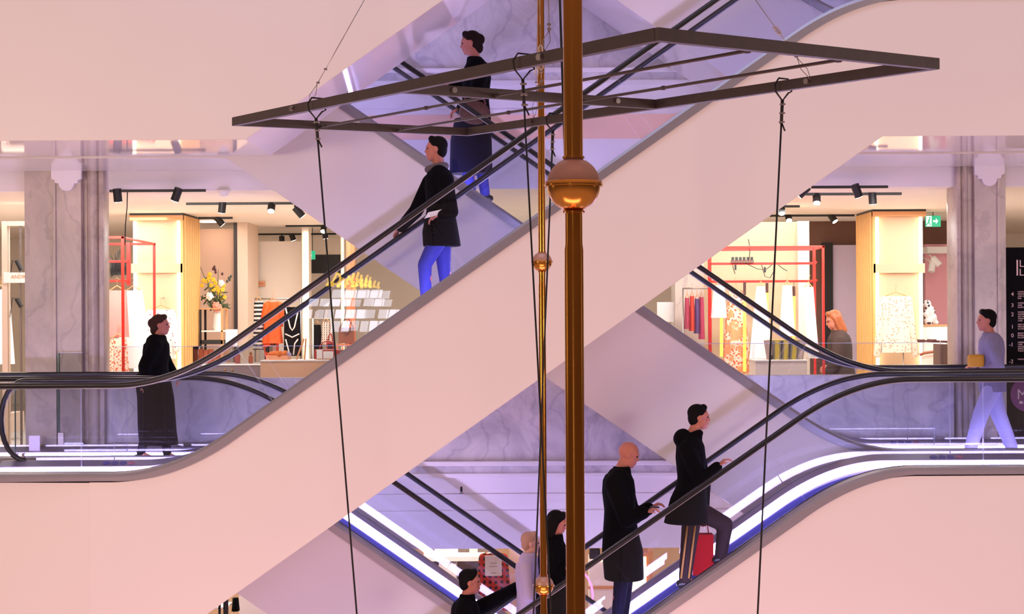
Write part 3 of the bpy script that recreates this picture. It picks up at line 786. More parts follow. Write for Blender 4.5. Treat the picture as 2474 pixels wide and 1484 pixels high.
wallbox('door_dark', 1990, 586, 2012, 905, 10.3, 0.15, mat('dark_doorway', (34, 28, 30), 0.7))
wallbox('wall_pink', 2237, 590, 2300, 900, 10.2, 0.12, mat('pink_wall', (226, 160, 168), 0.8, var=0.04))
wallbox('wall_display_back', 1690, 536, 1953, 905, 6.6, 0.15, mat('sand_panel', (190, 160, 128), 0.6, var=0.04, scale=2))
wallbox('trim_panel_edge', 1930, 534, 1955, 905, 6.5, 0.1, mat('pale_edge', (214, 196, 178), 0.5), top=False)
wallbox('column_marble_inner', 1632, 600, 1700, 905, 6.2, 0.6, marble_p, top=True)

# lit pillar deeper in the left shop
def lit_post(label, x0, x1, y0, Y):
    a, b = W(x0, y0, Y), W(x1, y0, Y)
    t = thing('light_column', label, 'light column', (0.5*(a.x+b.x), Y, 0), 'glowing columns in the left shop')
    MB().box(a.x, Y, 0.0, b.x, Y+0.3, 3.05).build('body', cream, t)
    MB().box(a.x+0.03, Y-0.02, 0.3, b.x-0.02, Y, 2.95).build('light_panel', ledw, t)
lit_post('glowing column right of the white display wall', 729, 746, 590, 10.8)
lit_post('thin glowing column under the slanted escalator edge', 823, 831, 590, 11.5)
for i, (x0, x1, y0, y1) in enumerate(((838, 848, 585, 880), (850, 857, 578, 880))):
    Y = 8.6+0.4*i; a, b = W(x0, y1, Y), W(x1, y0, Y)
    tag(MB().box(a.x, Y, 0, b.x, Y+0.05, 3.06).build('copper_post', mat('copper_post', (214, 118, 78), 0.35, metal=0.4)), ('copper upright post left of another behind the glass' if i == 0 else 'slimmer copper upright post just behind its twin'), 'post', 'copper posts')

# wall plaque and ANDRES sign
Yp = 11.15
a = W(613, 692, Yp); b = W(640, 679, Yp)
t = thing('wall_plaque', 'small wooden name plaque on the white display wall', 'sign', (a.x, Yp, a.z))
MB().box(a.x, Yp, a.z, b.x, Yp+0.04, b.z, 0.003).build('board', mat('plaque_wood', (222, 150, 110), 0.6), t)
MB().box(a.x+0.04, Yp-0.003, a.z+0.035, b.x-0.03, Yp, a.z+0.05).build('lettering', mat('plaque_ink', (190, 110, 80), 0.6), t)

# kiosk frame at the far left
Yk = 5.2
t = thing('kiosk_frame', 'beige framed kiosk with a glass door left of the marble pier', 'kiosk', (W(40, 900, Yk).x, Yk, 0))
x = lambda px: W(px, 800, Yk).x
zt = W(20, 546, Yk).z
MB().box(x(5), Yk, 0, x(18), Yk+0.12, zt).box(x(62), Yk, 0, x(72), Yk+0.12, zt).box(x(5), Yk, zt, x(72), Yk+0.12, zt+0.06).build('frame', beige, t)
MB().box(x(18), Yk+0.04, 0.02, x(62), Yk+0.052, zt-0.02).build('glass_pane', glass, t)
MB().box(x(47), Yk+0.01, 0, x(50), Yk+0.06, zt).build('stile', mat('grey_stile', (120, 104, 100), 0.5), t)
z0, z1 = W(30, 684, Yk).z, W(30, 659, Yk).z
sg = MB().box(x(12), Yk-0.05, z0, x(74), Yk-0.01, z1, 0.004).build('sign_board', paper, t)
text('ANDRES', 'lettering', mat('gold_letter', (196, 140, 90), 0.5), (x(30), Yk-0.052, z0+0.055), 0.066, sg)
for y0, y1 in ((630, 654), (722, 742)):
    p, q = W(40, y0, Yk-0.1), W(52, y1, Yk-0.1)
    s_ = MB().tube([p, q], 0.03, 12).build('clip_spotlight', black, t, smooth=True, ang=40)
    MB().tube([p, W(30, y0-2, Yk-0.06), W(27, y0+22, Yk-0.02), W(24, y0+45, Yk)], 0.005, 6).build('flex', black, s_, smooth=True)
garment('folded_clothes', 'pale clothes hanging behind the beige kiosk at the far left', 'clothes', 2, 700, 880, 40, 60, 6.6, white)
prects('low_cabinet', beige, [(0, 1000, 24, 1046)], 5.9, 0.6)
tag(bpy.data.objects['low_cabinet'], 'low beige cabinet on the floor at the far left edge', 'cabinet')

# red garment frames
def red_frame_left():
    t = thing('red_rack', 'red metal clothes frame before the left lit pillar', 'clothes rack', (-5.3, 5.5, 0))
    zt = W(297, 574, 4.6).z; X0 = W(297, 700, 4.6).x; X1 = W(373, 700, 6.5).x; r = 0.016
    def q(a, b, nm):
        lo = Vector(a); hi = Vector(b)
        MB().box(min(lo.x, hi.x)-r, min(lo.y, hi.y)-r, min(lo.z, hi.z)-r, max(lo.x, hi.x)+r, max(lo.y, hi.y)+r, max(lo.z, hi.z)+r, 0.003).build(nm, redm, t)
    for p in ((X0, 4.6), (X1, 6.5), (-5.28, 4.6), (-5.78, 6.5)): q((p[0], p[1], 0), (p[0], p[1], zt), 'post')
    q((-5.28, 4.6, zt), (X0, 4.6, zt), 'rail'); q((-5.78, 6.5, zt), (X1, 6.5, zt), 'rail')
    MB().tube([(X0, 4.6, zt), (X1, 6.5, zt)], r, 4).build('rail', redm, t); MB().tube([(-5.28, 4.6, zt), (-5.78, 6.5, zt)], r, 4).build('rail', redm, t)
    for py in (632, 679): z = W(300, py, 5.6).z; q((-5.54, 5.6, z), (W(308, 680, 5.6).x, 5.6, z), 'hanging_rail')
    a, b = W(306, 690, 5.6), W(314, 586, 5.6)
    MB().box(a.x, 5.6, a.z, b.x, 5.64, b.z).build('side_panel', redm, t)
    a, b = W(266, 665, 5.9), W(305, 632, 5.9)
    MB().box(a.x, 5.9, a.z, b.x, 6.0, b.z).build('control_box', black, t)
    for k in range(5):
        pts = [W(268+7*k+4*math.sin(j+k), 610+18*j+6*math.cos(2*j+k), 5.8) for j in range(4)]
        MB().tube(pts, 0.006, 6).build('cable', black, t, smooth=True)
red_frame_left()
garment('pink_top', 'pink hanging garment on the left red frame', 'clothes', 283, 702, 815, 46, 52, 5.3, mat('pink_cloth', (236, 140, 130), 0.85, var=0.08, scale=12), group='clothes on the left red frame')
garment('patterned_skirt', 'coral patterned garment low on the left red frame', 'clothes', 286, 818, 905, 40, 48, 5.2, spot_mat('coral_pattern', (240, 200, 176), (214, 100, 66), 30, 0.36), group='clothes on the left red frame')
garment('white_dress', 'long white dress hanging between red frame and lit pillar', 'clothes', 322, 702, 890, 44, 84, 5.8, white, group='clothes on the left red frame', folds=9)
fs = garment('floral_shirt', 'white shirt with small dark flowers before the left lit pillar', 'shirt', 389, 748, 868, 62, 66, 7.38, spot_mat('floral_cloth', (242, 226, 212), (150, 84, 96), 20, 0.20), sleeves=(95, 8))
q = W(389, 748, 7.38); MB().tube([(q.x, 7.38, q.z+0.155), (q.x, 7.58, q.z+0.165)], 0.008, 8).build('wall_hook', wire_m, fs, smooth=True)

# flower table
Yt = 8.4
def tz(py): return W(520, py, Yt).z
t = thing('flower_stand', 'slim oak and black display stand holding the vase of flowers', 'stand', (W(513, 880, Yt).x, Yt+0.2, 0))
x = lambda px: W(px, 800, Yt).x
for a in (484, 536):
    for dy in (0, 0.36): MB().box(x(a)-0.015, Yt+dy, 0, x(a)+0.015, Yt+dy+0.03, tz(748)).build('leg', wood if a == 536 else black, t)
MB().box(x(484), Yt, tz(748), x(538), Yt+0.4, tz(745), 0.002).build('top_frame', wood, t)
MB().box(x(484), Yt, tz(802), x(538), Yt+0.4, tz(799)).build('shelf', paper, t)
MB().box(x(484), Yt, tz(832), x(538), Yt+0.4, tz(822)).build('shelf', black, t)
v = thing('flower_vase', 'tall white vase with yellow orchids and pink and white blooms', 'vase', (x(519), Yt+0.2, tz(799)))
MB().lathe([(0.055, tz(799)), (0.075, tz(790)), (0.062, tz(765)), (0.052, tz(752)), (0.056, tz(750))], (x(519), Yt+0.2, 0), 24).build('vase', mat('glazed_white', (240, 236, 230), 0.2), v, smooth=True, ang=50)
mb = MB(); mb2 = MB()
heads = []
for k in range(26):
    px = random.gauss(520, 19); py = 744-abs(random.gauss(0, 1))*46
    py = max(py, 645); tip = W(px, py, Yt+0.2+random.uniform(-0.12, 0.12)); base = Vector((x(519), Yt+0.2, tz(755)))
    mb.tube([base, base.lerp(tip, 0.5)+Vector((0, 0, 0.03)), tip], 0.005, 5); heads.append(tip)
    for j in range(3):
        c = base.lerp(tip, random.uniform(0.35, 0.95)); a = random.uniform(0, 6.28)
        mb2.ell(c+Vector((math.cos(a)*0.05, math.sin(a)*0.05, 0)), (0.05, 0.02, 0.012), a, 6, 4)
mb.build('stems', mat('stem_green', (70, 84, 44), 0.6), v)
mb2.build('leaves', mat('leaf_green', (70, 84, 48), 0.55, var=0.3), v)
yel = mat('orchid_yellow', (232, 186, 40), 0.5, var=0.15)
for px, py in ((507, 663), (515, 676), (501, 680), (492, 678), (510, 690), (524, 695), (516, 700), (531, 710), (538, 700), (535, 720), (540, 690), (542, 718), (488, 690), (520, 684), (528, 702), (505, 671)):
    c = W(px, py, Yt+0.1+random.uniform(0, 0.1)); m3 = MB()
    for a in range(5): m3.ell(c+Vector((0.018*math.cos(a*1.257), -0.005, 0.018*math.sin(a*1.257))), (0.02, 0.008, 0.016), a, 8, 6)
    m3.build('orchid', yel, v, smooth=True)
def bloom(px, py, r, m, nm):
    c = W(px, py, Yt+0.08); m3 = MB()
    for k in range(16):
        a = k*2.4; q = 0.9*math.sqrt(k/16)
        m3.ell(c+Vector((r*q*math.cos(a), -r*0.5*(1-q), r*q*math.sin(a))), (r*0.34, r*0.22, r*0.34), 0, 8, 6)
    m3.build(nm, m, v, smooth=True)
bloom(507, 716, 0.055, white, 'white_bloom'); bloom(535, 684, 0.045, white, 'white_bloom')
bloom(524, 741, 0.070, mat('peony_pink', (222, 150, 130), 0.6), 'pink_bloom')
for px, py in ((515, 650), (518, 645), (521, 658), (537, 662), (520, 652), (553, 672), (558, 668), (549, 680), (555, 676)):
    mm = mat('berry_dark', (74, 34, 38), 0.5) if px < 545 else mat('eucalyptus', (58, 66, 58), 0.6)
    MB().ell(W(px, py, Yt+0.2), (0.018, 0.014, 0.024)).build('berry_sprig', mm, v, smooth=True)
c0 = W(545, 812, 8.2); 
t = thing('sign_stand', 'blank white card on a thin stand beside the flower stand', 'sign', (W(559, 834, 8.2).x, 8.2, 0))
a, b = W(545, 834, 8.2), W(573, 796, 8.2)
MB().box(a.x, 8.2, a.z, b.x, 8.23, b.z, 0.003).build('card', paper, t)
MB().box((a.x+b.x)/2-0.012, 8.205, 0, (a.x+b.x)/2+0.012, 8.225, a.z).box((a.x+b.x)/2-0.1, 8.13, 0, (a.x+b.x)/2+0.1, 8.3, 0.015).build('stand', wire_m, t)

# display plinths and glass case
Yc = 5.2
t = thing('glass_display_case', 'glass display case on a grey base in the left shop', 'display case', (W(560, 905, Yc).x, Yc+0.3, 0))
a, b = W(466, 880, Yc), W(650, 836, Yc)
MB().box(a.x, Yc, 0, b.x, Yc+0.6, a.z-0.02, 0.004).build('base', mat('grey_base', (122, 104, 108), 0.5), t)
MB().box(a.x-0.01, Yc-0.01, a.z-0.02, b.x+0.01, Yc+0.61, a.z, 0.003).build('shelf_top', paper, t)
MB().box(a.x, Yc, a.z, b.x, Yc+0.01, b.z).box(a.x, Yc+0.59, a.z, b.x, Yc+0.6, b.z).box(a.x, Yc, a.z, a.x+0.01, Yc+0.6, b.z).box(b.x-0.01, Yc, a.z, b.x, Yc+0.6, b.z).box(a.x, Yc, b.z-0.01, b.x, Yc+0.6, b.z).build('glass_cover', glass, t)
for px in (543, 561):
    MB().ell(W(px, 894, Yc-0.01), (0.012, 0.01, 0.012)).build('knob', brass, t, smooth=True)
perf = mat('perfume_amber', (222, 120, 86), 0.2)
for i, (px, py, w_, h_, lb) in enumerate([(485, 878, 11, 34, 'leftmost orange box in the glass case'), (497, 878, 10, 32, 'second orange box from the left in the glass case'), (509, 878, 10, 34, 'third orange box from the left in the glass case'), (525, 878, 12, 30, 'orange box near the middle of the glass case')]):
    o = prects('orange_box', mat('orange_card', (222, 110, 66), 0.6), [(px-w_/2, py-h_, px+w_/2, py)], Yc+0.25, 0.06); tag(o, lb, 'box', 'orange boxes in the glass case')
def bottle(px, py, label, m, r=0.028, h=0.09):
    p = W(px, py, Yc+0.2); z = a.z
    t = thing('perfume_bottle', label, 'bottle', (p.x, p.y, z), 'perfume bottles')
    MB().lathe([(r, z), (r, z+h), (r*0.4, z+h*1.1), (r*0.4, z+h*1.25)], (p.x, p.y, 0), 16).build('flask', m, t, smooth=True, ang=40)
    MB().lathe([(r*0.55, z+h*1.25), (r*0.55, z+h*1.55)], (p.x, p.y, 0), 16).build('stopper', brass, t, smooth=True, ang=40)
bottle(574, 879, 'pink perfume bottle in the glass case', mat('pink_glass', (226, 120, 110), 0.15), 0.035, 0.11)
bottle(606, 879, 'amber perfume bottle in the glass case, right of the pink one', perf)
t = thing('display_plinth', 'long beige plinth in front of the left shop', 'plinth', (W(720, 905, 4.6).x, 5.0, 0))
a, b = W(629, 905, 4.6), W(845, 873, 4.6)
MB().box(a.x, 4.6, 0, b.x, 5.16, b.z, 0.006).build('body', mat('beige_laminate', (236, 188, 148), 0.5), t)
MB().box(a.x, 4.59, b.z, b.x+0.01, 5.17, b.z+0.015, 0.003).build('top', paper, t)
zp = b.z+0.015
def onplinth(px, y): return Vector((W(px, 870, y).x, y, zp))
p = onplinth(672, 4.9)
t = thing('shallow_box', 'open orange cardboard box on the beige plinth', 'box', p)
k = 20.6/4000
MB().box(p.x-26*k, 4.8, zp, p.x+26*k, 5.1, zp+0.055, 0.003).build('tray', mat('orange_tray', (240, 164, 118), 0.6), t)
t = thing('folded_scarf', 'rumpled orange and lilac scarf lying in the orange box', 'scarf', p+Vector((0, 0, 0.055)))
m3 = MB()
for j in range(6): m3.ell(p+Vector((-0.08+0.035*j, random.uniform(-0.06, 0.06), 0.07)), (0.05, 0.07, 0.03+0.01*(j % 2)), 0.3*j, 10, 7)
m3.build('cloth', mat('scarf_orange', (214, 110, 40), 0.85, var=0.2), t, remesh=0.008)
MB().ell(p+Vector((0.10, 0, 0.075)), (0.07, 0.09, 0.035), 0.3).build('cloth_fold', mat('scarf_lilac', (176, 160, 190), 0.85), t, smooth=True)
p = onplinth(730, 4.9)
t = thing('table_easel', 'small oak easel standing on the plinth', 'easel', p)
for dx in (-1, 1): MB().tube([(p.x+dx*0.05-0.02, 4.9, zp), (p.x+0.03+dx*0.012, 4.95, zp+0.26)], 0.012, 6).build('leg', wood, t)
for lb, px, w_, h_ in (('pale price card in a stand on the plinth', 772, 14, 22), ('wider white price card at the right end of the plinth', 793, 24, 18)):
    p = onplinth(px, 4.8); t = thing('price_card', lb, 'card', p, 'price cards on the plinth')
    MB().box(p.x-w_*k/2, 4.8, zp+0.01, p.x+w_*k/2, 4.815, zp+0.01+h_*k, 0.002).build('card', paper, t)
    MB().box(p.x-w_*k/3, 4.79, zp, p.x+w_*k/3, 4.85, zp+0.012).build('foot', wood, t)
# red handbags
for lb, px, py, Y, w_, h_ in (('red leather handbag on the plinth behind the cards', 790, 858, 4.96, 62, 24), ('small red bag with a dark front standing above the larger red bag', 797, 836, 6.3, 18, 22)):
    k2 = (Y-CAM_Y)/FPX; p = W(px, py+h_/2, Y); 
    if Y < 5.5: p.z = zp
    t = thing('handbag', lb, 'handbag', p, 'red handbags')
    MB().box(p.x-w_*k2/2, Y, p.z, p.x+w_*k2/2, Y+0.12, p.z+h_*k2, 0.02).build('body', mat('red_leather', (168, 36, 26), 0.4), t)
    MB().tube([(p.x+w_*k2*0.3*math.cos(a), Y+0.05, p.z+h_*k2+0.10*math.sin(a)) for a in [PI*j/10 for j in range(11)]], 0.008, 8).build('handle', mat('red_leather', (168, 36, 26)), t, smooth=True)
    if Y > 5.5:
        MB().box(p.x-0.03, Y-0.006, p.z+0.03, p.x+0.03, Y, p.z+h_*k2*0.7).build('front_pocket', black, t)
        tb = thing('side_table', 'slim dark table under the small red bag', 'table', (p.x, Y, 0)); MB().box(p.x-0.15, Y-0.05, p.z-0.03, p.x+0.15, Y+0.2, p.z).build('top', black, tb)
        for sx in (-0.13, 0.13): MB().box(p.x+sx-0.012, Y, 0, p.x+sx+0.012, Y+0.03, p.z-0.03).build('leg', black, tb)
# clothes in the left shop
Yr = 9.2
t = thing('clothes_rail', 'steel clothes rail before the white display wall', 'clothes rack', (W(665, 720, Yr).x, Yr, 0))
a, b = W(616, 722, Yr), W(726, 722, Yr)
MB().tube([(a.x, Yr, a.z), (b.x, Yr, b.z)], 0.012, 8).build('rail', wire_m, t, smooth=True)
for q in (a, b, (a+b)/2): MB().tube([(q.x, Yr, 0), (q.x, Yr, a.z)], 0.012, 8).build('post', wire_m, t, smooth=True)
MB().box(a.x, Yr-0.2, 0, b.x, Yr+0.2, 0.04).build('base', wire_m, t)
org = mat('orange_cloth', (232, 84, 20), 0.8, var=0.15, scale=10)
cg = 'clothes on the steel rail'
garment('black_garment', 'black and white striped garment at the left end of the steel rail', 'clothes', 625, 728, 845, 22, 28, Yr-0.1, check_mat('bw_stripe', (24, 20, 22), (24, 20, 22), (220, 205, 195), 3, 5), group=cg)
garment('orange_jacket', 'orange jacket hanging high on the steel rail', 'jacket', 660, 730, 790, 36, 44, Yr-0.15, org, sleeves=(40, 4), group=cg)
garment('orange_dress', 'orange dress with a dark waist below the orange jacket', 'dress', 658, 775, 830, 38, 48, Yr-0.25, org, group=cg, hang=False)
garment('orange_trousers', 'orange trousers with black print under the orange dress', 'trousers', 655, 822, 872, 40, 30, Yr-0.2, spot_mat('orange_black', (228, 72, 24), (24, 18, 18), 9, 0.42), group=cg, hang=False)
def strap_dress(label, px, y0, y1, w_):
    Y = Yr-0.3; k = (Y-CAM_Y)/FPX; t = thing('black_dress', label, 'dress', W(px, y1, Y), cg)
    mb = MB(); drape(mb, W(px, y0, Y).x, Y, W(px, y0, Y).z, W(px, y1, Y).z, w_*k, w_*k*1.1, 0.05, 5, 0.05)
    mb.build('cloth', blackcloth, t, smooth=True, ang=60)
    q = W(px, y0, Yr-0.02); hanger((q.x, Y+0.02, q.z+0.02), 0.2, t); MB().tube([(q.x, Y+0.02, q.z+0.11), (q.x, Yr, W(px, 722, Yr).z+0.012)], 0.004, 6).build('hook', wire_m, t)
    wt = mat('white_trim', (232, 214, 200), 0.7)
    for pts in ([(-16, 0.02), (-5, 0.42), (0, 0.48), (5, 0.42), (16, 0.02)], [(-17, 0.55), (0, 0.62), (17, 0.55)], [(-16, 0.66), (-10, 0.85), (-6, 0.98)], [(14, 0.66), (6, 0.75), (3, 0.98)]):
        MB().tube([W(px+dx*w_/38, y0+(y1-y0)*f, Y-0.065) for dx, f in pts], 0.011, 6).build('trim', wt, t, smooth=True)
strap_dress('black dress with white piping on the steel rail', 706, 742, 860, 38)
garment('check_blouse', 'small-check blouse on a white frame at the middle of the left shop', 'clothes', 788, 778, 832, 20, 24, 8.8, check_mat('small_check', (235, 215, 200), (90, 60, 55), (200, 170, 150), 9, 9))
garment('dark_coat', 'long dark coat left of the checked blouse', 'coat', 766, 785, 868, 18, 26, 8.9, blackcloth)
t = thing('white_rail', 'white garment frame at the middle of the left shop', 'clothes rack', (W(780, 770, 8.85).x, 8.85, 0))
a, b = W(756, 770, 8.85), W(800, 770, 8.85)
MB().tube([(a.x, 8.85, 0), a, b, (b.x, 8.85, 0)], 0.012, 8).build('frame', paper, t, smooth=True, ang=40)
p = W(838, 800, 8.4); kk = 24.1/4000
t = thing('wicker_bag', 'large brown woven bag hanging from the copper posts', 'bag', W(836, 828, 8.4))
a, b = W(818, 830, 8.4), W(856, 788, 8.4)
MB().hprism([(a.x, 8.40), (b.x, 8.40), (b.x-0.03, 8.58), (a.x+0.03, 8.58)], a.z, b.z-0.02).build('body', mat('brown_leather', (120, 64, 44), 0.5, var=0.15), t)
MB().prism([(a.x, b.z-0.02), ((a.x+b.x)/2, b.z-0.14), (b.x, b.z-0.02)], 8.385, 8.40).build('flap', mat('brown_dark', (92, 44, 32), 0.5), t)
MB().tube([(a.x+0.02, 8.45, b.z-0.02), ((a.x+b.x)/2-0.03, 8.45, b.z+0.10), ((a.x+b.x)/2+0.03, 8.45, b.z+0.10), (b.x-0.02, 8.45, b.z-0.02)], 0.008, 8).build('handle', mat('brown_dark', (92, 44, 32)), t, smooth=True)
t = thing('copper_shelf', 'copper ladder shelf with small goods below the brown bag', 'shelf', W(836, 880, 8.3))
for py in (832, 846, 862): 
    a, b = W(814, py+3, 8.3), W(858, py, 8.3); MB().box(a.x, 8.3, a.z, b.x, 8.6, b.z).build('board', mat('copper_post', (214, 118, 78)), t)
for px in (815, 828, 842, 856): 
    a, b = W(px-1.2, 890, 8.3), W(px+1.2, 830, 8.3); MB().box(a.x, 8.29, 0, b.x, 8.31, b.z).build('upright', mat('copper_post', (214, 118, 78)), t)

# glass guards at the slab edge
def guard(label, px0, px1, y, z0, z1, extra=True):
    a, b = W(px0, 850, y).x, W(px1, 850, y).x
    t = thing('glass_guard', label, 'glass guard', ((a+b)/2, y, z0), 'glass guards along the slab edge')
    MB().box(a, y-0.008, z0, b, y+0.008, z1, 0.001).build('pane', glass, t)
    MB().box(a, y-0.010, z1, b, y+0.010, z1+0.006).build('top_edge', gedge, t)
    return t, a, b
zg = 1.265
guard('long glass guard on the marble parapet before the right shop', 1440, 2278, 3.35, 0.905, zg)
guard('long glass guard on the marble parapet before the left shop', 275, 1430, 3.35, 0.905, zg)
t, a, b = guard('tall glass end panel standing before the left marble pier', 143, 200, 3.170, 0.16, W(170, 853, 3.17).z)
MB().box(a-0.02, 3.16, 0.16, a, 3.178, W(170, 853, 3.17).z).build('green_edge', ggreen, t)
MB().box(a-0.02, 3.155, 0.15, a+0.05, 3.178, 0.30, 0.004).build('clamp', wire_m, t)
t, a, b = guard('low glass end panel between the escalator newels at the far left', 37, 62, 1.51, 0.0, W(40, 940, 1.51).z)
MB().box(a-0.008, 1.50, 0.0, a, 1.52, W(40, 940, 1.51).z).build('green_edge', ggreen, t)
for px in (42, 57): q = W(px, 1090, 1.51); MB().box(q.x-0.012, 1.48, 0.0, q.x+0.012, 1.54, 0.20, 0.003).build('clamp', wire_m, t)
o = prects('notice_card', mat('pale_lilac_card', (226, 214, 222), 0.6), [(70, 1053, 96, 1093)], 2.9, 0.02); tag(o, 'blank pale notice standing at the foot of the left marble pier', 'card')

# ---- right shop
def red_rack_right():
    t = thing('red_rack', 'red metal clothes frame hung with white garments in the right shop', 'clothes rack', (3.4, 4.9, 0))
    Ya, Yb = 4.5, 5.3
    zt = W(1900, 597, Ya).z; r = 0.015
    xa, xb, xl_ = W(1989, 700, Ya).x, W(1968, 700, Yb).x, W(1716, 700, Yb).x
    def q(p0, p1, nm): 
        MB().box(min(p0[0], p1[0])-r, min(p0[1], p1[1])-r, min(p0[2], p1[2])-r, max(p0[0], p1[0])+r, max(p0[1], p1[1])+r, max(p0[2], p1[2])+r, 0.003).build(nm, redm, t)
    for x_, y_ in ((xa, Ya), (xb, Yb), (xl_, Yb), (xl_-0.1, Ya)): q((x_, y_, 0), (x_, y_, zt), 'post')
    q((xl_-0.1, Ya, zt), (xa, Ya, zt), 'rail'); q((xl_, Yb, zt), (xb, Yb, zt), 'rail')
    MB().tube([(xa, Ya, zt), (xb, Yb, zt)], r, 4).build('rail', redm, t)
    for py in (637, 680):
        z = W(1850, py, Yb).z; q((xl_, Yb, z), (xb, Yb, z), 'hanging_rail')
        zz = z; MB().tube([(xa-0.03, Ya+0.3, zz), (xb, Yb, zz)], r, 4).build('hanging_rail', redm, t)
    q((xa-0.06, Ya+0.3, W(1850, 680, Yb).z), (xa-0.06, Ya+0.3, zt), 'post')
    a, b = W(1765, 636, Yb), W(1820, 629, Yb)
    ps = MB().box(a.x, Yb-0.05, a.z, b.x, Yb-0.01, b.z, 0.004).build('power_strip', mat('brown_plastic', (96, 60, 48), 0.5), t)
    for k in range(6): 
        p = a.lerp(b, (k+0.5)/6); MB().box(p.x-0.015, Yb-0.055, b.z, p.x+0.015, Yb-0.015, b.z+0.04).build('plug', black, ps)
    for pts in ([(1770, 640), (1772, 650), (1776, 662)], [(1800, 636), (1830, 650), (1850, 652), (1865, 640)], [(1840, 640), (1848, 668), (1860, 672), (1870, 655)], [(1880, 640), (1893, 650), (1902, 655)], [(1810, 628), (1812, 600), (1808, 578)]):
        MB().tube([W(px, py, Yb-0.06) for px, py in pts], 0.005, 6).build('cable', black, t, smooth=True)
    for px, py in ((1777, 646), (1848, 652)):
        p = W(px, py, Yb-0.08); MB().box(p.x-0.012, p.y-0.012, p.z-0.035, p.x+0.012, p.y+0.012, p.z+0.035, 0.004).build('lamp_holder', black, t)
red_rack_right()
rg = 'white garments on the right red frame'
garment('white_skirt', 'short white garment at the left end of the right red frame', 'clothes', 1737, 690, 768, 26, 36, 4.95, white, group=rg)
garment('white_gown', 'long white dress in the middle of the right red frame', 'dress', 1838, 692, 866, 20, 54, 4.95, white, group=rg, folds=8)
garment('white_dress', 'white dress of middle length beside the striped bag', 'dress', 1902, 690, 812, 22, 36, 4.95, white, group=rg)
garment('white_trousers', 'white trousers at the right end of the right red frame', 'trousers', 1953, 694, 866, 24, 26, 4.8, white, group=rg, folds=4, amp=0.18, lean=12)
garment('floral_dress', 'long dress with orange flowers hanging behind the white garments', 'dress', 1778, 702, 902, 34, 70, 5.3, spot_mat('orange_floral', (238, 212, 190), (206, 92, 44), 30, 0.40, (226, 150, 104)), group=rg, folds=9)
tube_m = mat('amber_tube_light', (255, 190, 60), 0.4, emit=(1.0, 0.50, 0.06), estr=2.6, var=0.0)
for lb, px, y0, y1, y2 in (('amber tube light below the short white garment', 1743, 690, 716, 862), ('amber tube light before the floral dress', 1799, 682, 714, 898), ('amber tube light hanging beside the long white dress', 1853, 684, 708, 800), ('amber tube light right of the white dress of middle length', 1918, 692, 716, 818)):
    Y = 5.12; p = W(px, y0, Y)
    t = thing('tube_light', lb, 'tube light', W(px, y2, Y), 'amber tube lights')
    MB().tube([W(px, y0, Y), W(px, y1, Y)], 0.018, 10).build('grip', mat('brown_grip', (70, 40, 34), 0.5), t, smooth=True, ang=40)
    MB().tube([W(px, y1, Y), W(px, y2, Y)], 0.020, 10).build('tube', tube_m, t, smooth=True, ang=40)
    MB().tube([W(px, 680, 5.3), W(px, y0, Y)], 0.004, 6).build('cord', black, t)
t = thing('display_plinth', 'pale plinth carrying the striped bag in the right shop', 'plinth', (W(1888, 905, 4.3).x, 4.6, 0))
a, b = W(1826, 905, 4.3), W(1950, 873, 4.3)
MB().box(a.x, 4.3, 0, b.x, 4.9, b.z, 0.01).build('body', cream, t)
MB().box(a.x-0.01, 4.29, b.z, b.x+0.01, 4.91, b.z+0.015, 0.003).build('top', paper, t)
zb = b.z+0.015; a, b = W(1852, 870, 4.5), W(1944, 820, 4.5)
t = thing('striped_bag', 'large yellow and grey striped tote bag on the pale plinth', 'bag', ((a.x+b.x)/2, 4.55, zb))
mb = MB(); k = 20.2/4000; cx = W(1898, 850, 4.5).x
mb.loft([(Vector((cx, 4.58, zb)), 34*k, 0.09), (Vector((cx, 4.58, zb+0.10)), 38*k, 0.11), (Vector((cx, 4.58, zb+0.235)), 44*k, 0.12)], 28)
mb.build('body', check_mat('tote_stripe', (190, 164, 60), (126, 116, 104), (126, 116, 104), 3.0, 0.001), t, smooth=True, ang=60)
for sx in (-1, 1): MB().loft([(Vector((cx+sx*37*k, 4.56, zb)), 7*k, 0.08), (Vector((cx+sx*41*k, 4.56, zb+0.235)), 10*k, 0.10)], 16).build('end_panel', mat('grey_suede', (172, 150, 138), 0.8), t, smooth=True, ang=60)
for s in (-0.5, 0.5): MB().tube([(cx+s*0.10-0.01, 4.455, zb+0.02), (cx+s*0.10, 4.445, zb+0.23)], 0.007, 6).build('strap', black, t)
MB().loft([(Vector((cx, 4.58, zb+0.225)), 42*k, 0.115), (Vector((cx, 4.58, zb+0.24)), 43.5*k, 0.122)], 28).build('rim', mat('yellow_rim', (206, 180, 70), 0.6), t)
MB().ell((cx-0.30*0.62, 4.43, zb+0.03), (0.022, 0.012, 0.03)).build('tassel', black, t, smooth=True)
# coloured clothes glimpsed behind the escalator
for i, (px, y0, y1, c, lb) in enumerate([(1660, 720, 795, (170, 60, 84), 'dark pink'), (1672, 716, 800, (200, 66, 50), 'red'), (1684, 722, 806, (96, 70, 120), 'purple'), (1695, 718, 820, (176, 56, 90), 'magenta')]):
    garment('hanging_shirt', lb+' shirt hanging before the inner marble column', 'clothes', px, y0, y1, 10, 15, 5.7, mat('shirt_'+lb.replace(' ', '_'), c, 0.85), group='shirts before the inner marble column', folds=3)
t = thing('shirt_rail', 'short steel rail holding coloured shirts before the inner marble column', 'clothes rack', (W(1680, 714, 5.7).x, 5.7, 0))
a, b = W(1650, 697, 5.7), W(1712, 697, 5.7)
MB().tube([a, b], 0.01, 8).build('rail', wire_m, t, smooth=True)
for q in (a, b): MB().tube([(q.x, 5.7, 0), q], 0.01, 8).build('post', wire_m, t, smooth=True)
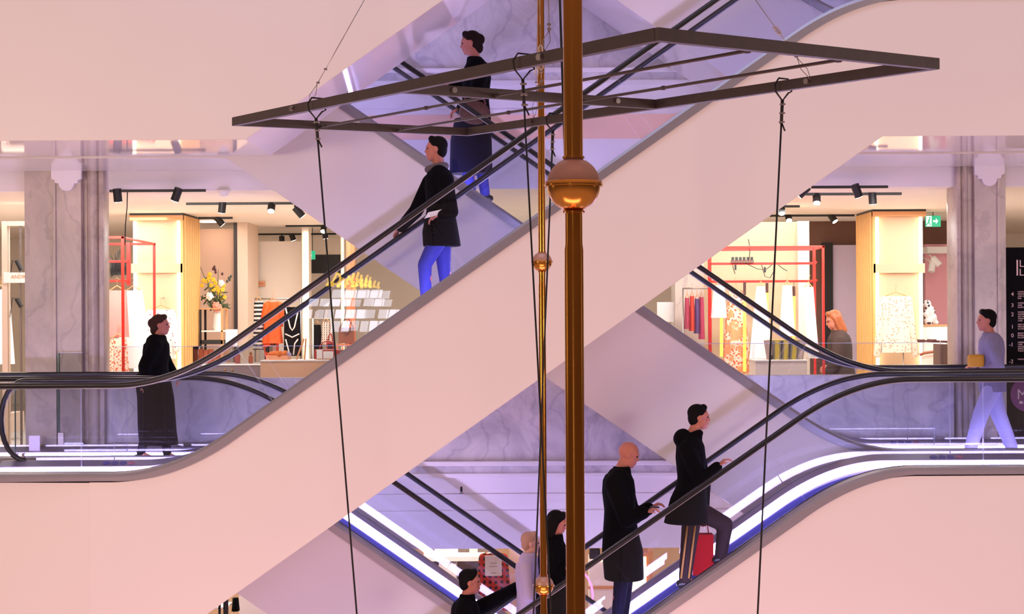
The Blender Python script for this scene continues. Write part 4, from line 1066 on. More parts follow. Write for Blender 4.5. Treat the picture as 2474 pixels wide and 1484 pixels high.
prects('white_poster', paper, [(1588, 730, 1628, 778)], 6.4, 0.03); tag(bpy.data.objects['white_poster'], 'white poster glimpsed above the slanted dark trim', 'poster')
# sweater, shelf, trousers
garment('knit_sweater', 'pale knitted sweater hanging before the right lit pillar', 'sweater', 2164, 716, 852, 72, 80, 7.15, spot_mat('pale_knit', (226, 206, 184), (196, 152, 120), 26, 0.30), sleeves=(140, 10))
Ys = 8.0
t = thing('wall_shelf', 'white shelf unit with an oak top right of the right pillar', 'shelf unit', (W(2262, 900, Ys).x, Ys+0.2, 0))
a, b = W(2226, 905, Ys), W(2292, 788, Ys)
MB().box(a.x, Ys, 0, b.x, Ys+0.4, b.z).build('carcass', paper, t)
MB().box(a.x-0.03, Ys-0.02, b.z, b.x, Ys+0.4, b.z+0.02, 0.003).build('top_board', wood, t)
m3 = thing('patterned_scarf', 'crumpled black and white scarf draped on the oak-topped shelf', 'scarf', (W(2250, 785, Ys+0.15).x, Ys+0.15, b.z+0.02))
mb = MB()
for px, py, r in ((2240, 735, 0.06), (2247, 752, 0.075), (2254, 768, 0.06), (2244, 776, 0.075), (2238, 760, 0.06), (2262, 780, 0.035)): mb.ell(W(px, py, Ys+0.15), (r, 0.06, r*1.1))
mb.build('cloth', spot_mat('mono_pattern', (236, 226, 226), (86, 60, 70), 18, 0.36), m3, remesh=0.012)
t = thing('trouser_rail', 'dark clothes rail in front of the white shelf', 'clothes rack', (W(2245, 830, 7.2).x, 7.2, 0))
MB().tube([W(2180, 822, 7.2), W(2290, 826, 7.2)], 0.014, 8).build('rail', mat('brown_rail', (84, 40, 36), 0.5), t, smooth=True)
for (u, v) in ((2210, 2233), (2240, 2262)): MB().tube([W(u, 823, 7.18), W(v, 824, 7.18)], 0.022, 8).build('clip_bar', mat('brown_rail', (84, 40, 36)), t, smooth=True)
for px in (2182, 2288): q = W(px, 822, 7.2); MB().tube([(q.x, 7.2, 0), (q.x, 7.2, q.z)], 0.010, 8).build('post', wire_m, t, smooth=True)
garment('pale_trousers', 'pale trousers with a brown belt hung low beside the right pier', 'trousers', 2252, 856, 912, 50, 58, 7.0, mat('pale_trouser', (240, 208, 190), 0.85), folds=6, hang=False)
for px in (2230, 2272): MB().tube([W(px, 858, 7.02), W(px, 823, 7.18)], 0.006, 6).build('clip_strap', wire_m, bpy.data.objects['pale_trousers'])
tag(MB().tube([W(2222, 858, 6.9), W(2234, 853, 6.88), W(2258, 850, 6.88), W(2280, 846, 6.9)], 0.02, 8).build('leather_belt', mat('tan_belt', (150, 80, 50), 0.5), smooth=True), 'brown leather belt across the pale trousers', 'belt')
for lb, px, py, ti in (('white spotlight tilted right on the pink wall', 2262, 632, 0.7), ('white spotlight pointing down on the pink wall', 2252, 645, -0.2)):
    p = W(px, py, 9.6); t = thing('wall_spotlight', lb, 'spotlight', p, 'white wall spotlights')
    d = Vector((math.sin(ti), -0.25, -math.cos(ti))).normalized()
    MB().tube([p-d*0.08, p+d*0.08], 0.05, 16).build('can', paper, t, smooth=True, ang=40)
    MB().tube([p-d*0.08, (p.x, 10.2, p.z+0.16)], 0.012, 8).build('arm', paper, t, smooth=True)
o = prects('wall_track', paper, [(2240, 596, 2290, 612)], 9.9, 0.3); tag(o, 'white lighting box above the pink wall', 'light box')
a, b = W(2272, 910, 4.25), W(2290, 832, 4.25)
tag(MB().box(a.x, 4.25, 0, b.x, 4.6, b.z).build('brown_bollard', mat('brown_metal', (120, 92, 80), 0.5)), 'brown metal post cover beside the right marble pier', 'post')

# directory totem at the right edge
Yq = 3.2
a, b = W(2432, 1105, Yq), W(2432, 598, Yq)
t = thing('directory_totem', 'black store directory totem with white floor numbers at the right edge', 'sign', (a.x+0.4, Yq, 0))
MB().box(a.x, Yq, 0.0, a.x+0.85, Yq+0.12, b.z, 0.004).build('board', mat('black_board', (10, 8, 10), 0.7, spec=0.1), t)
wl = mat('white_lettering', (228, 196, 186), 0.6, var=0)
kq = (Yq-CAM_Y)/FPX
def T(px, py): return W(px, py, Yq-0.003)
u, v = T(2456, 666), T(2459.5, 628); MB().box(u.x, Yq-0.004, u.z, v.x, Yq, v.z).build('logo_bar', wl, t)
for row, (s1, s2) in enumerate((('L', 'U'), ('L', 'L'))):
    q = T(2462, 645 if row == 0 else 666); text(s1+s2, 'logo_lettering', wl, (q.x, Yq-0.002, q.z), 0.115, t)
rows = [('4', 706, ('HOMETOPIA', 'RESTAURANTS', 'AND GARDEN', 'BAR')), ('3', 733, ('CHILDREN', 'AND', 'SPORTSWEAR')), ('2', 755, ('WOMEN SHOES', 'WOMEN BAGS', 'ART GALLERY', 'TERRACE', 'CAFE')), ('1', 785, ('MEN FASHION', 'MEN SHOES', 'ACCESSORIES')), ('0', 806, ('BEAUTY HALL', 'JEWELLERY', 'ACCESSORIES')), ('-1', 828, ('UNDERGROUND', 'CAFE', 'GALLERY', 'SERVICE', 'TOILETS')), ('-2', 869, ('PARKING',))]
for num, py, lines in rows:
    q = T(2449 if len(num) > 1 else 2452, py+7); text(num, 'floor_number', wl, (q.x-0.028, Yq-0.002, q.z-0.01), 0.062, t, align='CENTER')
    for i, ln in enumerate(lines):
        q = T(2459, py+1+i*5.2); text(ln, 'directory_line', wl, (q.x, Yq-0.002, q.z), 0.023, t)
q = T(2483, 953)
MB().tube([(q.x, Yq-0.008, q.z), (q.x, Yq-0.001, q.z)], 42*kq, 40).build('purple_disc', mat('purple_disc', (120, 40, 96), 0.5, var=0), t)
q = T(2456, 965); text('M', 'disc_letter', wl, (q.x, Yq-0.011, q.z), 0.165, t)
u, v = T(2462, 976), T(2470, 969); MB().box(u.x, Yq-0.012, u.z, v.x, Yq-0.008, v.z).build('disc_mark', wl, t)
u, v = T(2473, 976), T(2480, 969); MB().box(u.x, Yq-0.012, u.z, v.x, Yq-0.008, v.z).build('disc_mark', wl, t)

# ------------------------------------------------------------------ lower shop
Yl = 6.0
struct(MB().box(-10, 9.5, -H, 10, 9.7, -1.05).build('wall_lower_back', mat('lower_beige', (206, 172, 140), 0.8, var=0.04)))
def lowbox(name, label, cat, x0, y0, x1, y1, Y, d, m):
    o = prects(name, m, [(x0, y0, x1, y1)], Y, d); tag(o, label, cat); return o
a, b = W(1232, 1600, Yl), W(1290, 1320, Yl)
struct(MB().box(a.x, Yl, -H, b.x, Yl+0.5, -1.05).build('column_lower', beige))
t = thing('lower_shelf', 'white lit shelf with folded goods on the level below', 'shelf', (W(1110, 1450, Yl+0.6).x, Yl+0.8, -H))
for r in ((1030, 1345, 1190, 1357), (1030, 1420, 1190, 1430)):
    a, b = W(r[0], r[3], Yl+0.6), W(r[2], r[1], Yl+0.6); MB().box(a.x, Yl+0.6, a.z, b.x, Yl+1.0, b.z).build('board', paper, t)
a, b = W(1030, 1700, Yl+1.0), W(1190, 1318, Yl+1.0); MB().box(a.x, Yl+1.0, -H, b.x, Yl+1.05, b.z).build('back_panel', mat('shelf_back', (110, 92, 86), 0.7), t)
MB().box(a.x, Yl+0.6, -H, a.x+0.03, Yl+1.0, b.z).build('side_panel', paper, t)
MB().box(b.x-0.03, Yl+0.6, -H, b.x, Yl+1.0, b.z).build('side_panel', paper, t)
for lb, r in (('white folded stack at the left on the lower shelf', (1050, 1324, 1104, 1345)), ('white folded stack at the right on the lower shelf', (1134, 1324, 1152, 1345)), ('white stack under the lower shelf', (1060, 1362, 1102, 1420))):
    o = prects('folded_stack', white, [r], Yl+0.65, 0.3, bev=0.008); tag(o, lb, 'clothes', 'stacks on the lower shelf')
tk = check_mat('red_tartan', (190, 44, 28), (40, 18, 20), (176, 52, 34), 4.2, 4.2)
garment('tartan_jacket', 'red tartan jacket hanging on the level below', 'jacket', 1192, 1338, 1475, 60, 84, Yl-0.2, tk, sleeves=(120, 4), folds=5)
t = thing('price_sign', 'white paper sign hung in front of the red tartan jacket', 'sign', W(1191, 1392, Yl-0.45))
a, b = W(1172, 1392, Yl-0.45), W(1212, 1343, Yl-0.45); MB().box(a.x, Yl-0.45, a.z, b.x, Yl-0.43, b.z, 0.002).build('sheet', paper, t)
for i, (u, v, y) in enumerate(((1184, 1200, 1360), (1182, 1203, 1368), (1186, 1199, 1384))):
    q, r_ = W(u, y+2.5, Yl-0.453), W(v, y, Yl-0.453); MB().box(q.x, Yl-0.453, q.z, r_.x, Yl-0.45, r_.z).build('lettering', mat('pale_ink', (196, 182, 168), 0.7), t)
t = thing('dark_handbag', 'dark bag hanging at the right on the level below', 'bag', W(1436, 1352, Yl)); a, b = W(1424, 1352, Yl), W(1450, 1326, Yl)
MB().box(a.x, Yl, a.z, b.x, Yl+0.12, b.z, 0.02).build('body', black, t); MB().tube([(a.x+0.02, Yl+0.06, b.z), ((a.x+b.x)/2, Yl+0.06, b.z+0.09), (b.x-0.02, Yl+0.06, b.z)], 0.006, 6).build('handle', black, t, smooth=True)
t = thing('lit_cabinet', 'brightly lit white cabinet behind the bald man on the level below', 'cabinet', (W(1450, 1480, Yl+1).x, Yl+1.2, -H))
a, b = W(1424, 1480, Yl+1), W(1482, 1350, Yl+1)
MB().box(a.x, Yl+1, -H, b.x, Yl+1.4, b.z).build('carcass', paper, t); MB().box(a.x-0.03, Yl+0.98, a.z+0.32, b.x+0.03, Yl+1.0, a.z+0.36).build('shelf_edge', wood, t)
MB().box(a.x+0.04, Yl+0.985, b.z-0.03, b.x-0.04, Yl+0.995, b.z-0.01).build('light_strip', ledw, t)
for px in (1462, 1474): MB().ell(W(px, 1388, Yl+0.98), (0.018, 0.02, 0.014)).build('knob', black, t, smooth=True)
t = thing('tall_showcase', 'tall glowing showcase right of the bald man on the level below', 'showcase', (W(1545, 1480, Yl+1).x, Yl+1.2, -H))
a, b = W(1522, 1480, Yl+1), W(1566, 1335, Yl+1)
MB().box(a.x, Yl+1, -H, b.x, Yl+1.4, b.z).build('carcass', wood, t); MB().box(a.x+0.03, Yl+0.99, a.z, b.x-0.03, Yl+1.0, b.z-0.06).build('light_panel', ledw, t)
MB().box(b.x, Yl+0.95, -H, b.x+0.06, Yl+1.4, b.z+0.03).build('side_post', wood, t)
neon = mat('magenta_neon', (255, 90, 220), 0.4, emit=(1.0, 0.10, 0.75), estr=5.0, var=0.0)
pts = [W(1380+52*math.cos(v), 1440-68*math.sin(v), 5.6) for v in [PI*(-0.15+1.3*k/24) for k in range(25)]]
tag(MB().tube(pts, 0.012, 8).build('neon_ring', neon, smooth=True), 'magenta neon arch glowing on the level below behind the thick pole', 'neon light')
# bit of the lower shop at bottom left
t = thing('lower_rack', 'black shelf rack with white boxes at the bottom left corner below', 'shelf', (W(560, 1500, 6).x, 6.2, -H))
for px in (528, 540, 546): q = W(px, 1600, 6); MB().box(q.x, 6, -H, q.x+0.03, 6.03, -1.3).build('post', black, t)
for y0 in (1468, 1500): a, b = W(512, y0+4, 6), W(548, y0, 6); MB().box(a.x, 6, a.z, b.x, 6.4, b.z).build('board', paper, t)
a, b = W(578, 1600, 6.6), W(640, 1440, 6.6); struct(MB().box(a.x, 6.6, -H, b.x, 6.9, -1.05).build('column_lower_left', paper))
garment('dark_coat', 'dark coat glimpsed below the slanted edge at bottom left', 'coat', 569, 1445, 1476, 14, 18, 6.3, blackcloth, hang=False)
# opposite sprinkler on the plaster fascia
p = W(1115, 1184, 3.28); t = thing('sprinkler_head', 'small dark sprinkler head on the white fascia', 'sprinkler', p)
MB().tube([(p.x, 3.31, p.z+0.03), (p.x, 3.24, p.z+0.03)], 0.012, 8).build('pipe', paper, t, smooth=True); MB().tube([(p.x, 3.24, p.z+0.04), (p.x, 3.24, p.z-0.02)], 0.012, 8).build('bulb', black, t, smooth=True); MB().tube([(p.x, 3.24, p.z-0.03), (p.x, 3.24, p.z-0.035)], 0.025, 10).build('deflector', black, t)
# ------------------------------------------------------------------ people
def person(label, Y, f, J, clothes, hair=('short', darkhair), tilt=0.0, lat=0.17, sc=1.0, skin_m=None, shoes=None, bald=False):
    """J: joints read off the photo; N = side towards the camera, F = far side; f = +1 faces right, -1 faces left"""
    sm = skin_m or skin
    P = {}
    offs = {'sh': lat, 'el': lat+0.04, 'ha': lat+0.02, 'hp': 0.085, 'kn': 0.09, 'an': 0.09}
    for k, v in J.items():
        dy = 0.0
        if k[:2] in offs and k[-1] in 'NF': dy = -offs[k[:2]]*sc if k[-1] == 'N' else offs[k[:2]]*sc
        if len(v) == 3: dy = v[2]-Y
        P[k] = W(v[0], v[1], Y+dy)
    root = thing('person', label, 'person', (P['pv'].x, Y, min(P['anN'].z, P['anF'].z)-0.08))
    hd, nk, ch, pv = P['hd'], P['nk'], P['ch'], P['pv']
    R = Matrix.Rotation(f*tilt, 3, 'Y')
    def hp(x, y, z): return hd+R @ Vector((f*x*sc, y*sc, z*sc))
    b = MB()
    # skull, jaw, nose, brow, lips, ears
    b.ell(hp(-0.012, 0, 0.03), (0.096*sc, 0.076*sc, 0.092*sc), f*tilt, 20, 14)
    b.ell(hp(0.018, 0, -0.035), (0.070*sc, 0.062*sc, 0.080*sc), f*tilt, 16, 12)
    b.cap(hp(0.045, 0, -0.085), 0.030*sc, hp(0.062, 0, -0.088), 0.020*sc)
    b.cap(hp(0.080, 0, 0.022), 0.010*sc, hp(0.099, 0, -0.020), 0.012*sc, 8)
    for s in (-1, 1):
        b.ell(hp(-0.005, s*0.078, -0.004), (0.020*sc, 0.010*sc, 0.032*sc), f*tilt, 10, 8)
        b.cap(hp(0.066, s*0.045, 0.034), 0.013*sc, hp(0.082, s*0.012, 0.032), 0.013*sc, 8)
        b.cap(hp(0.080, s*0.022, -0.052), 0.007*sc, hp(0.088, 0, -0.050), 0.010*sc, 8)
        b.cap(hp(0.076, s*0.018, -0.064), 0.008*sc, hp(0.083, 0, -0.064), 0.010*sc, 8)
    b.cap(hp(-0.015, 0, -0.04), 0.055*sc, nk, 0.058*sc)
    b.cap(nk, 0.058*sc, ch+Vector((0, 0, 0.05)), 0.09*sc)
    # trunk
    b.loft([(pv+Vector((0, 0, -0.08)), 0.09*sc, 0.14*sc), (pv, 0.115*sc, 0.165*sc), (pv.lerp(ch, 0.45), 0.095*sc, 0.14*sc), (pv.lerp(ch, 0.8), 0.11*sc, 0.165*sc), (ch+Vector((0, 0, 0.02)), 0.105*sc, 0.17*sc), (ch+Vector((0, 0, 0.10)), 0.07*sc, 0.13*sc)], 20)
    for q in 'NF':
        s_, e_, h_ = P['sh'+q], P['el'+q], P['ha'+q]
        b.cap(ch+Vector((0, (s_.y-ch.y)*0.5, 0.05)), 0.065*sc, s_, 0.055*sc)
        b.cap(s_, 0.052*sc, e_, 0.040*sc); b.cap(e_, 0.041*sc, h_, 0.027*sc)
        hip = pv+Vector((0, (P['kn'+q].y-pv.y)*0.9, -0.03)); k_, a_ = P['kn'+q], P['an'+q]
        b.cap(hip, 0.085*sc, k_, 0.055*sc); b.cap(k_, 0.056*sc, k_.lerp(a_, 0.35)-Vector((f*0.012, 0, 0)), 0.055*sc); b.cap(k_.lerp(a_, 0.35)-Vector((f*0.012, 0, 0)), 0.054*sc, a_, 0.034*sc)
        b.cap(a_, 0.034*sc, a_+Vector((f*0.10, 0, -0.045)), 0.032*sc); b.cap(a_+Vector((-f*0.04, 0, -0.045)), 0.032*sc, a_+Vector((f*0.17, 0, -0.058)), 0.024*sc)
        # hand: palm, four bent fingers, thumb from the side of the palm
        d = (h_-e_).normalized(); up = Vector((0, 0, 1)); side = Vector((0, 1, 0))
        if abs(d.z) > 0.85: spread = Vector((1, 0, 0))*f; curl = -side*(1 if q == 'N' else -1)*-1
        else: spread = side; curl = Vector((0, 0, -1))
        spread = (spread-d*spread.dot(d)).normalized(); curl = (curl-d*curl.dot(d)).normalized()
        for k in range(4):
            o = spread*(0.021*(k-1.5)*sc); ln = (0.9, 1.0, 0.94, 0.76)[k]
            b.cap(h_+o*0.55, 0.014*sc, h_+d*0.085*sc+o, 0.0125*sc, 8)
            k1 = h_+d*0.085*sc+o; k2 = k1+(d*0.8+curl*0.55).normalized()*0.042*ln*sc; k3 = k2+(d*0.35+curl*0.95).normalized()*0.036*ln*sc
            b.cap(k1, 0.0105*sc, k2, 0.0095*sc, 8); b.cap(k2, 0.0095*sc, k3, 0.008*sc, 8)
        t0 = h_+d*0.02*sc-spread*0.025*sc; t1 = t0+(d*0.6-spread*0.8+curl*0.2).normalized()*0.045*sc; t2 = t1+(d*0.9-spread*0.1+curl*0.5).normalized()*0.035*sc
        b.cap(t0, 0.014*sc, t1, 0.0115*sc, 8); b.cap(t1, 0.011*sc, t2, 0.009*sc, 8)
    b.build('body', sm, root, remesh=0.0075, iters=3)
    for s in (-1, 1):
        MB().ell(hp(0.079, s*0.032, 0.012), (0.009, 0.012, 0.007), 0, 10, 8).build('eye', mat('eye_dark', (40, 26, 22), 0.2), root, smooth=True)
    # hair
    kind, hm = hair
    if kind != 'bald':
        h = MB()
        h.ell(hp(-0.026, 0, 0.050), (0.098*sc, 0.084*sc, 0.088*sc), f*tilt, 20, 14)
        h.cap(hp(0.035, -0.035, 0.105), 0.034*sc, hp(0.035, 0.035, 0.105), 0.034*sc)
        h.ell(hp(-0.055, 0, 0.0), (0.062*sc, 0.079*sc, 0.085*sc), f*tilt, 16, 12)
        if kind == 'long':
            for s in (-1, 0, 1): h.cap(hp(-0.055, s*0.05, 0.03), 0.055*sc, hp(-0.075, s*0.06, -0.16), 0.042*sc)
            for s in (-1, 1): h.cap(hp(-0.01, s*0.075, 0.03), 0.026*sc, hp(-0.02, s*0.083, -0.14), 0.024*sc)
        if kind == 'bun':
            h.ell(hp(-0.105, 0, 0.03), (0.055*sc, 0.055*sc, 0.06*sc), 0, 14, 10); h.ell(hp(-0.08, 0, -0.055), (0.05*sc, 0.06*sc, 0.06*sc), 0, 14, 10)
        h.build('hair', hm, root, remesh=0.009, iters=3)
    for c in clothes:
        kind = c[0]; m = c[1]; o = c[2] if len(c) > 2 else {}
        g = MB(); add = o.get('add', 0.0)
        if kind in ('coat', 'jacket', 'top'):
            thick = {'coat': 0.040, 'jacket': 0.032, 'top': 0.016}[kind]+add
            up = (ch-pv)
            rings = []
            if 'hem' in o:
                for (px, py, half) in reversed(o['hem']):
                    kk = (Y-CAM_Y)/FPX
                    rings.append((W(px, py, Y), half*kk, max(0.215, min(0.24, half*kk))*sc))
            else:
                rings.append((pv+Vector((0, 0, -0.12)), (0.125+thick)*sc, (0.17+thick)*sc))
            rings += [(pv+Vector((0, 0, 0.02)), (0.118+thick)*sc, (0.168+thick)*sc) if 'hem' not in o else (pv.lerp(ch, 0.36), (0.112+thick)*sc, (0.160+thick)*sc), (pv.lerp(ch, 0.5), (0.105+thick)*sc, (0.150+thick)*sc), (pv.lerp(ch, 0.85), (0.118+thick)*sc, (0.172+thick)*sc), (ch+Vector((0, 0, 0.03)), (0.108+thick)*sc, (0.176+thick)*sc), (ch+Vector((0, 0, 0.085)), (0.082+thick)*sc, (0.14+thick)*sc), (nk+Vector((0, 0, -0.045)), (0.062+thick*0.8)*sc, (0.075+thick*0.8)*sc), (nk+Vector((f*0.004, 0, o.get('collar', 0.0))), (0.060+thick*0.5)*sc, (0.064+thick*0.5)*sc)]
            rings.sort(key=lambda r: r[0].z)
            g.loft(rings, 24)
            for q in 'NF':
                s_, e_, h_ = P['sh'+q], P['el'+q], P['ha'+q]; sl = o.get('sleeve', 0.92)
                g.cap(ch+Vector((0, (s_.y-ch.y)*0.55, 0.045)), (0.068+thick)*sc, s_, (0.052+thick)*sc)
                g.cap(s_, (0.054+thick)*sc, e_, (0.044+thick*0.9)*sc)
                if sl > 0.3: g.cap(e_, (0.044+thick*0.9)*sc, e_.lerp(h_, sl), (0.034+thick*0.7)*sc)
            if o.get('hood'):
                hx, hy = o['hood']; hc = W(hx, hy, Y)
                g.ell(hc, (0.085*sc, 0.12*sc, 0.095*sc), f*0.6, 16, 12); g.cap(hc+Vector((f*0.05, -0.09*sc, 0)), 0.05*sc, nk+Vector((f*0.05, -0.05*sc, -0.01)), 0.04*sc); g.cap(hc+Vector((f*0.05, 0.09*sc, 0)), 0.05*sc, nk+Vector((f*0.05, 0.05*sc, -0.01)), 0.04*sc)
            g.build(kind, m, root, remesh=0.011, iters=4)
        elif kind == 'trousers':
            w_ = o.get('wide', 0.0)
            g.loft([(pv+Vector((0, 0, -0.12)), 0.115*sc, 0.165*sc), (pv, 0.128*sc, 0.178*sc), (pv+Vector((0, 0, 0.08)), 0.115*sc, 0.16*sc)], 20)
            for q in 'NF':
                hip = pv+Vector((0, (P['kn'+q].y-pv.y)*0.9, -0.03)); k_, a_ = P['kn'+q], P['an'+q]
                g.cap(hip, (0.100+w_*0.4)*sc, k_, (0.070+w_)*sc); g.cap(k_, (0.070+w_)*sc, a_+Vector((0, 0, 0.01)), (0.052+w_)*sc)
            t_ = g.build('trousers', m, root, remesh=0.011, iters=4)
            if 'stripe' in o:
                k_, a_ = P['knN'], P['anN']; hip = pv+Vector((0, (k_.y-pv.y)*0.9, -0.03)); oy = Vector((0, -(0.070+w_+0.006)*sc, 0))
                for dx in o['stripe'][1]:
                    MB().tube([hip.lerp(k_, 0.45)+oy*1.05+Vector((dx, 0, 0)), k_+oy+Vector((dx, 0, 0)), a_+oy+Vector((dx, 0.012, 0.02))], 0.010, 8, ry=0.006).build('side_stripe', o['stripe'][0], t_, smooth=True)
        elif kind == 'skirt':
            kk = (Y-CAM_Y)/FPX
            g.loft([(W(px, py, Y), half*kk, max(0.14, min(0.22, half*kk))*sc) for px, py, half in reversed(o['hem'])], 28)
            g.build('skirt', m, root, smooth=True, ang=60)
        elif kind == 'scarf':
            c0 = nk+Vector((f*0.02, 0, -0.03))
            MB().tube([c0+Vector((0.085*math.cos(a), 0.085*math.sin(a), 0.018*math.cos(a)*-f)) for a in [2*PI*k/20 for k in range(20)]], 0.036, 10, closed=True).build('scarf', m, root, smooth=True)
    sh_m = shoes or mat('black_leather', (18, 16, 18), 0.4)
    for q in 'NF':
        a_ = P['an'+q]
        g = MB(); g.cap(a_+Vector((-f*0.05, 0, -0.045)), 0.040*sc, a_+Vector((f*0.10, 0, -0.052)), 0.040*sc); g.cap(a_+Vector((f*0.10, 0, -0.052)), 0.040*sc, a_+Vector((f*0.18, 0, -0.062)), 0.028*sc); g.cap(a_+Vector((0, 0, 0.0)), 0.042*sc, a_+Vector((0, 0, -0.05)), 0.042*sc)
        g.build('shoe', sh_m, root, remesh=0.009, iters=2)
    return root, P

navy = mat('navy_cloth', (14, 14, 34), 0.9, var=0.1, scale=30, spec=0.1)
jeans = mat('blue_denim', (46, 48, 138), 0.8, var=0.12, scale=30)
darkbrown = mat('dark_brown_cloth', (44, 30, 30), 0.9, var=0.1, scale=30, spec=0.15)
paleblue = mat('pale_blue_cloth', (150, 150, 196), 0.85, var=0.08, scale=20)
# woman walking at the left landing
person('woman in a long black coat walking right along the left landing', 2.4, 1, dict(
    hd=(389, 787), nk=(383, 812), ch=(378, 838), pv=(374, 925), shN=(374, 838), elN=(350, 885), haN=(352, 932), shF=(384, 838), elF=(402, 880), haF=(420, 905),
    knN=(362, 1020), anN=(340, 1096), knF=(392, 1015), anF=(404, 1098)),
    [('coat', blackcloth, dict(hem=[(368, 908, 42), (376, 960, 44), (380, 1040, 46), (384, 1075, 47)], collar=0.01)), ('trousers', blackcloth)], ('bun', brownhair), sc=0.92)
# man coming down the middle escalator
_, pm = person('man with a grey scarf, black jacket and blue jeans descending the middle escalator', 0.62, -1, dict(
    hd=(1052, 362), nk=(1060, 398), ch=(1062, 435), pv=(1066, 560), shN=(1074, 436), elN=(1090, 512), haN=(1064, 520), shF=(1040, 440), elF=(1005, 510), haF=(966, 552, 1.22),
    knN=(1026, 640), anN=(1030, 738), knF=(1072, 640), anF=(1078, 708)),
    [('jacket', blackcloth, dict(hem=[(1064, 560, 44), (1068, 596, 46)], collar=0.0)), ('trousers', jeans), ('scarf', mat('grey_scarf', (96, 84, 84), 0.9))], ('short', darkhair))
tp = W(1050, 517, 0.40)
t = thing('folded_paper', 'folded white paper held by the man on the middle escalator', 'paper', tp)
MB().prism([(tp.x-0.10, tp.z-0.045), (tp.x+0.09, tp.z+0.0), (tp.x+0.10, tp.z+0.05), (tp.x-0.06, tp.z+0.015)], tp.y-0.012, tp.y+0.004).build('sheet', paper, t)
# woman going up on the rear escalator
person('woman in black top and navy skirt carrying a bag up the rear escalator', 2.4, -1, dict(
    hd=(1136, 106), nk=(1147, 140), ch=(1153, 172), pv=(1146, 290), shN=(1160, 176), elN=(1150, 245), haN=(1112, 262), shF=(1144, 176), elF=(1118, 215), haF=(1088, 208),
    knN=(1130, 400), anN=(1140, 492), knF=(1160, 390), anF=(1172, 470)),
    [('jacket', blackcloth, dict(hem=[(1150, 286, 36), (1150, 300, 36)], collar=0.01)), ('skirt', navy, dict(hem=[(1140, 288, 42), (1138, 340, 50), (1138, 420, 52)])), ('trousers', jeans)], ('bun', mat('auburn_hair', (34, 20, 18), 0.7, var=0.3, scale=60, spec=0.12)), sc=1.05, tilt=0.15)
bp = W(1146, 272, 2.08)
t = thing('shoulder_bag', 'brown fur-textured bag carried by the woman on the rear escalator', 'bag', bp)
MB().ell(bp, (0.17, 0.07, 0.13), 0.1, 18, 12).build('body', mat('brown_fur', (92, 62, 52), 0.95, var=0.3, scale=30, bump=0.6), t, smooth=True)
MB().tube([bp+Vector((-0.12, 0, 0.09)), bp+Vector((-0.05, -0.02, 0.26)), bp+Vector((0.06, 0.02, 0.26)), bp+Vector((0.12, 0, 0.09))], 0.010, 8).build('strap', mat('brown_dark', (92, 44, 32)), t, smooth=True)
# bald man
_, pb = person('bald man in a long black coat looking down at his phone', 0.62, 1, dict(
    hd=(1519, 1100), nk=(1501, 1132), ch=(1494, 1168), pv=(1500, 1300), shN=(1484, 1170), elN=(1514, 1255), haN=(1558, 1238), shF=(1506, 1172), elF=(1528, 1250), haF=(1570, 1228),
    knN=(1500, 1412), anN=(1490, 1508), knF=(1512, 1405), anF=(1505, 1500)),
    [('coat', blackcloth, dict(hem=[(1500, 1292, 44), (1504, 1330, 50), (1508, 1400, 48)], collar=0.02)), ('trousers', navy)], ('bald', None), tilt=0.35, sc=1.05)
hp_ = W(1582, 1226, 0.58)
t = thing('mobile_phone', 'phone held in the hands of the bald man', 'phone', hp_)
MB().box(hp_.x-0.045, hp_.y-0.036, hp_.z-0.004, hp_.x+0.045, hp_.y+0.036, hp_.z+0.006, 0.003).build('case', black, t)
# hooded man
_, ph_ = person('dark-haired man in a black hooded jacket stepping up on the lower right escalator', 0.62, 1, dict(
    hd=(1690, 1010), nk=(1676, 1044), ch=(1668, 1085), pv=(1672, 1220), shN=(1660, 1085), elN=(1694, 1165), haN=(1735, 1126), shF=(1682, 1090), elF=(1700, 1170), haF=(1700, 1240),
    knN=(1664, 1315), anN=(1655, 1400), knF=(1752, 1268), anF=(1742, 1342)),
    [('jacket', blackcloth, dict(hem=[(1664, 1205, 45), (1656, 1264, 53)], hood=(1648, 1058), collar=0.0)), ('trousers', darkbrown, dict(wide=0.012, stripe=(mat('mustard_stripe', (150, 104, 40), 0.8), (-0.045, 0.03))))], ('short', darkhair), tilt=0.05)
bp = W(1698, 1345, 0.80)
t = thing('shopping_bag', 'red shopping bag carried low by the man in the hooded jacket', 'bag', bp-Vector((0, 0, 0.2)))
k = 16.5/4000
MB().hprism([(bp.x-26*k, 0.72), (bp.x+24*k, 0.72), (bp.x+24*k, 0.88), (bp.x-26*k, 0.88)], W(1698, 1388, 0.8).z, W(1698, 1290, 0.8).z).build('body', mat('red_paper_bag', (158, 8, 14), 0.7, var=0.05, spec=0.15), t)
MB().tube([Vector((bp.x-0.06, 0.78, W(1698, 1290, 0.8).z-0.01)), Vector((bp.x-0.02, 0.79, W(1700, 1244, 0.8).z)), Vector((bp.x+0.03, 0.79, W(1700, 1244, 0.8).z)), Vector((bp.x+0.06, 0.78, W(1698, 1290, 0.8).z-0.01))], 0.006, 8).build('handle', mat('red_cord', (150, 20, 26), 0.6), t, smooth=True)
